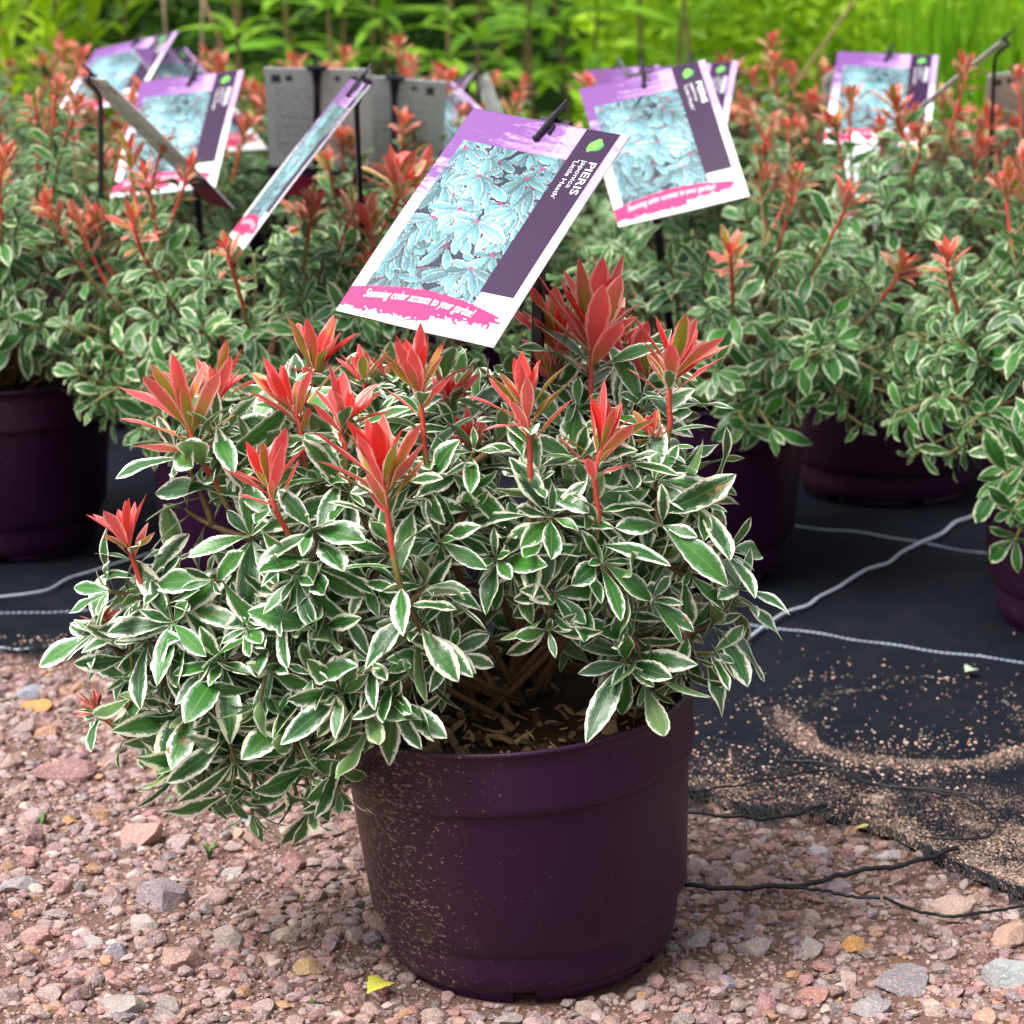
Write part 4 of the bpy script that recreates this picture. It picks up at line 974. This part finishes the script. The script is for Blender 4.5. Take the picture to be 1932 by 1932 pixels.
P0 = lambda px, k, z=.17: (lambda g: np.array([g[0], g[1], z]))(G(px, k_base(k)))
card((897, 207), (1187, 260), (672, 590), .99, "large tilted plant label with leaf picture rising from the gravel-standing shrub", exact=(.0685, .0951), stake_to=base + np.array([-.004, .055, .165]), stake_label="dark stake holding the large tilted label over the gravel-standing shrub")
card((1093, 170), (1335, 113), (1178, 432), 1.42, "plant label turned clockwise beside the large tilted label", 1, 1, stake_to=P0(1280, 1.5), stake_label="dark stake under the label beside the large tilted one")
card((1103, 134), (1245, 124), (1120, 300), 1.86, "plant label peeping over the clockwise-turned label, only its lilac corner showing", -1, 1, stake_to=P0(1172, 1.86), stake_label="dark stake of the label with only a lilac corner showing")
card((1205, 132), (1388, 117), (1215, 330), 1.80, "plant label behind the clockwise-turned label, showing only its dark band", 1, 1, stake_to=P0(1300, 1.86), stake_label="dark stake of the label showing only its dark band")
card((1581, 99), (1766, 106), (1646, 268), 1.84, "plant label with red shoots in front of it beside tall grass", 1, 1, stake_to=P0(1690, 1.95), stake_label="dark stake of the label with red shoots before it")
card((1602, 106), (1552, 150), (1640, 225), 2.02, "grey-backed label leaning behind the label with red shoots before it", 1, -1, stake_to=P0(1560, 2.05), stake_label="dark stake of the grey-backed label leaning behind another")
card((1896, 84), (1889, 78), (1793, 176), 1.72, "label card seen edge-on as a thin pale line", 1, -1, stake_to=P0(1850, 1.78), stake_label="tall dark stake carrying the label seen as a thin pale line")
card((2050, 122), (1862, 143), (2030, 300), 1.85, "grey card back next to the label seen as a thin pale line", 1, -1, stake_to=P0(1935, 1.9), stake_label="dark stake on the grey card back next to the thin pale line")
card((182, 95), (262, 131), (96, 222), 1.98, "strongly turned purple label above the tall red-tipped shrub", 1, 1, lean=1, stake_to=P0(150, 2.05), stake_label="dark stake of the strongly turned purple label")
card((247, 92), (346, 92), (212, 215), 1.92, "purple label half hidden behind the edge-on grey card and frontal label", -1, 1, stake_to=P0(300, 2.1), stake_label="dark stake of the half hidden purple label")
card((268, 155), (465, 133), (277, 368), 1.68, "frontal plant label with grey card crossing its lower corner", 1, 1, stake_to=P0(395, 1.75), stake_label="dark stake behind the frontal plant label")
card((198, 151), (151, 148), (360, 333), 1.46, "grey card back slanting down with dark purple and crimson end", -1, -1, stake_to=P0(192, 1.5), stake_label="tall dark stake carrying the slanting grey card")
card((699, 132), (468, 128), (770, 350), 1.72, "wide grey card back with broad dark clip, beside the frontal label", 1, -1, stake_to=P0(590, 1.8), stake_label="dark stake with broad clip on the wide grey card back")
card((664, 150), (702, 163), (499, 405), 1.36, "narrow steeply turned label with pink end crossing the grey cards", 1, 1, stake_to=P0(715, 1.46), stake_label="dark stake of the narrow steeply turned label")
card((843, 156), (640, 140), (790, 350), 1.78, "second grey card back, between the narrow label and the large tilted label", 1, -1, stake_to=P0(740, 1.82), stake_label="dark stake on the second grey card back")
card((700, 160), (850, 153), (727, 297), 1.88, "purple label partly covered by the second grey card back", -1, 1, stake_to=P0(800, 1.95), stake_label="dark stake of the partly covered purple label")
card((868, 152), (897, 136), (839, 232), 2.0, "sliver of purple label turned away behind the partly covered one", 1, 1, stake_to=P0(880, 2.1), stake_label="dark stake of the purple label sliver")
card((918, 138), (897, 151), (989, 222), 2.0, "small slanted grey card back before the green leafy stems", -1, 1, stake_to=P0(905, 2.1), stake_label="curved dark stake of the small slanted grey card")

# ---- white plastic sack among the shrubs
def sack(px, k, w, h, label):
    p = G(px, k_base(k)); q = np.random.default_rng(4); n, m = 28, 22; V = []
    for i in range(m):
        f = i / (m - 1)
        for j in range(n):
            a = j / n * 6.283; rr_ = w * (1 - .45 * f ** 2) * (1 + .10 * math.sin(3 * a + 5 * f) + .07 * math.sin(7 * a - 9 * f) + q.normal(0, .018))
            V.append((rr_ * math.cos(a) + .03 * f, rr_ * .7 * math.sin(a), h * f + .012 * math.sin(4 * a + 2) * f))
    F = [[i * n + j, i * n + (j + 1) % n, (i + 1) * n + (j + 1) % n, (i + 1) * n + j] for i in range(m - 1) for j in range(n)]
    V.append((.03, 0, h - .01)); c = len(V) - 1
    me = bpy.data.meshes.new("plastic_sack"); me.from_pydata(V, [], F + [[(m - 1) * n + j, (m - 1) * n + (j + 1) % n, c] for j in range(n)]); me.materials.append(M_SACK)
    me.polygons.foreach_set("use_smooth", np.ones(len(me.polygons), bool))
    return tag(link("plastic_sack", me, loc=(p[0], p[1], .008)), label, "sack")
sack(1592, 1.735, .048, .385, "white crumpled plastic sack standing among the potted shrubs")

# ------------------------------------------------------------------ greenery behind the pots
def green_mat(name, c0, c1, rough=.45, tr=.35):
    t = NT(name); rnd = t.math('FRACT', t.math('ADD', t.info()["Random"], t.attr("rnd").outputs["Fac"])); uvx = t.sep(t.coord("UV"))
    a = t.math('ABSOLUTE', t.math('MULTIPLY_ADD', uvx[0], 2.0, -1.0)); c = t.mix(rnd, c0, c1); c = t.mix(t.math('MULTIPLY', t.ss(a, .10, .03), .4), c, tuple(min(1, x * 1.8) for x in c1))
    t.set(c, rough, .4); t.translucent(c, tr); return t.m
M_BR = green_mat("bright_lance_leaf", (.12, .30, .015), (.27, .50, .028)); M_YE = green_mat("yellow_green_leaf", (.26, .46, .008), (.42, .60, .016)); M_DK = green_mat("dark_hedge_leaf", (.020, .065, .008), (.075, .18, .015))
M_LM = green_mat("lime_meadow_leaf", (.19, .40, .008), (.40, .58, .016))
M_BSTEM = simple("brown_green_stem", (.16, .11, .05), .6, .3, 90, .4)
gr = np.random.default_rng(90)
LANCE = [leaf_shape(8, 2, gr.uniform(.17, .25), .4, gr.uniform(.2, 1.0), gr, 0, (.8, .95)) for _ in range(6)]
LANCE_ME = {m.name: [mesh_np("leaf", V, F, UV, {"rnd": np.zeros(len(V))}, [m]) for V, F, UV in LANCE] for m in (M_BR, M_YE)}
def tall_plant(px, Z, h, label, mat, lf, nodes, per, spread, own=True, lean=.08, group=None):
    g = U(px, 200, Z); b = np.array([g[0], g[1], 0.0]); root = tag(link("leafy_plant", None, loc=b), label, "plant", group)
    top = np.array([gr.normal(0, lean), gr.normal(0, lean), h]); pts = bez(np.zeros(3), np.array([top[0] * .2, top[1] * .2, h * .55]), top, 14)
    mb = MB(); mb.tube(pts, np.linspace(.0055, .002, 14), 5); st = link("stem", mb.mesh("stem", M_BSTEM), root)
    for i in range(nodes):
        f = .12 + .88 * i / (nodes - 1); k = min(int(f * 13), 12); p = pts[k] + (pts[k + 1] - pts[k]) * (f * 13 - k); a0 = gr.uniform(0, 6.28)
        for j in range(per):
            a = a0 + j * 6.283 / per + gr.normal(0, .2); el = spread + .35 * f + gr.normal(0, .2)
            Y = np.array([math.cos(a) * math.cos(el), math.sin(a) * math.cos(el), math.sin(el)]); X, Y, Z_ = leaf_frame(Y, ZUP + gr.normal(0, .2, 3)); ln = lf * gr.uniform(.75, 1.15) * (1 - .35 * max(0, f - .85) / .15)
            M = Matrix(((X[0] * ln, Y[0] * ln, Z_[0] * ln, p[0]), (X[1] * ln, Y[1] * ln, Z_[1] * ln, p[1]), (X[2] * ln, Y[2] * ln, Z_[2] * ln, p[2]), (0, 0, 0, 1)))
            link("leaf", LANCE_ME[mat.name][int(gr.integers(6))], st, M=M)
    return root
GRP = "tall leafy stems behind the potted shrubs"
for px in np.linspace(430, 1330, 15): tall_plant(px + gr.uniform(-25, 25), gr.uniform(4.75, 5.6), gr.uniform(.62, .95), "tall bright green plant with whorls of lance leaves behind the label cards", M_BR, gr.uniform(.10, .145), 9, 5, .15, group=GRP)
for px in np.linspace(460, 1700, 14): tall_plant(px + gr.uniform(-30, 30), gr.uniform(5.8, 6.6), gr.uniform(.7, 1.1), "tall bright green plant with whorls of lance leaves behind the label cards", M_BR, gr.uniform(.10, .15), 10, 5, .1, group=GRP)
for px in np.linspace(-60, 215, 12): tall_plant(px + gr.uniform(-10, 10), gr.uniform(4.8, 5.6), gr.uniform(.55, .95), "upright yellow green plant with narrow leaves beside the dark gap", M_YE, gr.uniform(.075, .11), 15, 4, .55, lean=.05, group="yellow green plants beside the dark gap")

def leaf_mass(name, n, xr, yr, zr, lf, mat, label, seed, shape=None):
    q = np.random.default_rng(seed); VV, FF, UU, RR, off = [], [], [], [], 0
    for i in range(n):
        x, y = q.uniform(*xr), q.uniform(*yr); zt = zr[1] * (.75 + .25 * math.sin(x * 5 + 1.3 * math.sin(y * 3)) * math.sin(x * 2.1 + 2)); z = zr[0] + (zt - zr[0]) * q.uniform() ** .7
        V = np.array([(0, 0, 0), (.22, .45, .05), (0, 1, -.12), (-.22, .45, .05)]); Y = q.normal(0, 1, 3); Y[2] = abs(Y[2]) * .6; X, Y, Z_ = leaf_frame(Y, ZUP + q.normal(0, .5, 3)); ln = lf * q.uniform(.6, 1.3)
        VV.append(V @ (np.stack([X, Y, Z_], 0) * ln) + (x, y, z)); FF.append(np.array([[0, 1, 2, 3]]) + off); off += 4; UU.append([(.5, 0), (1, .5), (.5, 1), (0, .5)]); RR += [q.uniform()] * 4
    o = link(name, mesh_np(name, np.concatenate(VV), np.concatenate(FF), np.concatenate(UU), {"rnd": RR}, [mat], smooth=False)); return tag(o, label, kind="stuff")
leaf_mass("undergrowth", 16000, (-1.7, .35), (6.6, 7.8), (0, .95), .055, M_DK, "dark green undergrowth behind the leafy stems", 61)
leaf_mass("meadow_growth", 22000, (.15, 2.2), (5.3, 7.6), (0, .72), .050, M_LM, "lime green fine leaved growth behind the pots", 62)
leaf_mass("hedge_foliage", 14000, (-4, 4), (8.2, 9.4), (0, 1.9), .10, M_DK, "dark green hedge closing off the plot", 63)
# tall grass at one end, bare canes in the gap and slanting brown canes
def grass_clump(px, Z, n, h, label):
    g = U(px, 200, Z); b = np.array([g[0], g[1], 0.0]); mb = MB()
    for i in range(n):
        a = gr.uniform(0, 6.28); L = h * gr.uniform(.6, 1.1); d = np.array([math.cos(a), math.sin(a), 0]) * gr.uniform(.03, .22); w = np.array([math.cos(a + 1.4), math.sin(a + 1.4), 0]) * gr.uniform(.003, .0065); o = np.array([gr.normal(0, .035), gr.normal(0, .035), 0])
        q = [o, o + d * L * .3 + ZUP * L * .5, o + d * L + ZUP * L * .9]
        mb.add([q[0] - w, q[0] + w, q[1] + w, q[1] - w, q[2]], [[0, 1, 2, 3], [3, 2, 4]])
    return tag(link("grass_clump", mb.mesh("grass_clump", M_GR2), loc=b), label, "grass", "tall grass clumps behind the labels")
M_GR2 = green_mat("tall_grass_blade", (.16, .38, .010), (.24, .46, .016))
for px in (1700, 1760, 1830, 1900, 1960, 2040): grass_clump(px + gr.uniform(-15, 15), gr.uniform(4.9, 5.4), 60, gr.uniform(.55, .8), "clump of tall grass blades behind the edge-on label")
def cane(p0, p1, Z0_, Z1, r, label, mat=None):
    a, b = U(*p0, Z0_), U(*p1, Z1); d = (b - a) / np.linalg.norm(b - a); foot = a - d * (a[2] / d[2]) if abs(d[2]) > .15 else a
    mb = MB(); mb.tube(bez(foot - foot, (b - foot) * .5 + np.array([.01, 0, .01]), b - foot, 8), np.linspace(r, r * .7, 8), 5)
    return tag(link("cane", mb.mesh("cane", mat or M_BSTEM), loc=foot), label, "cane")
M_CANE = simple("grey_cane", (.22, .17, .11), .7, .2, 60, .3)
cane((312, 130), (306, -30), 5.0, 5.0, .005, "thin upright grey cane in the dark gap, beside the half hidden label", M_CANE)
cane((376, 130), (382, -30), 5.1, 5.1, .004, "second upright grey cane in the dark gap", M_CANE)
cane((430, 132), (380, -10), 4.9, 4.9, .004, "leaning reddish cane at the edge of the dark gap", simple("red_cane", (.20, .09, .05), .6))
cane((1400, 300), (1640, -40), 4.7, 4.7, .0035, "slanting brown cane before the lime green growth", simple("brown_cane", (.20, .12, .05), .6))
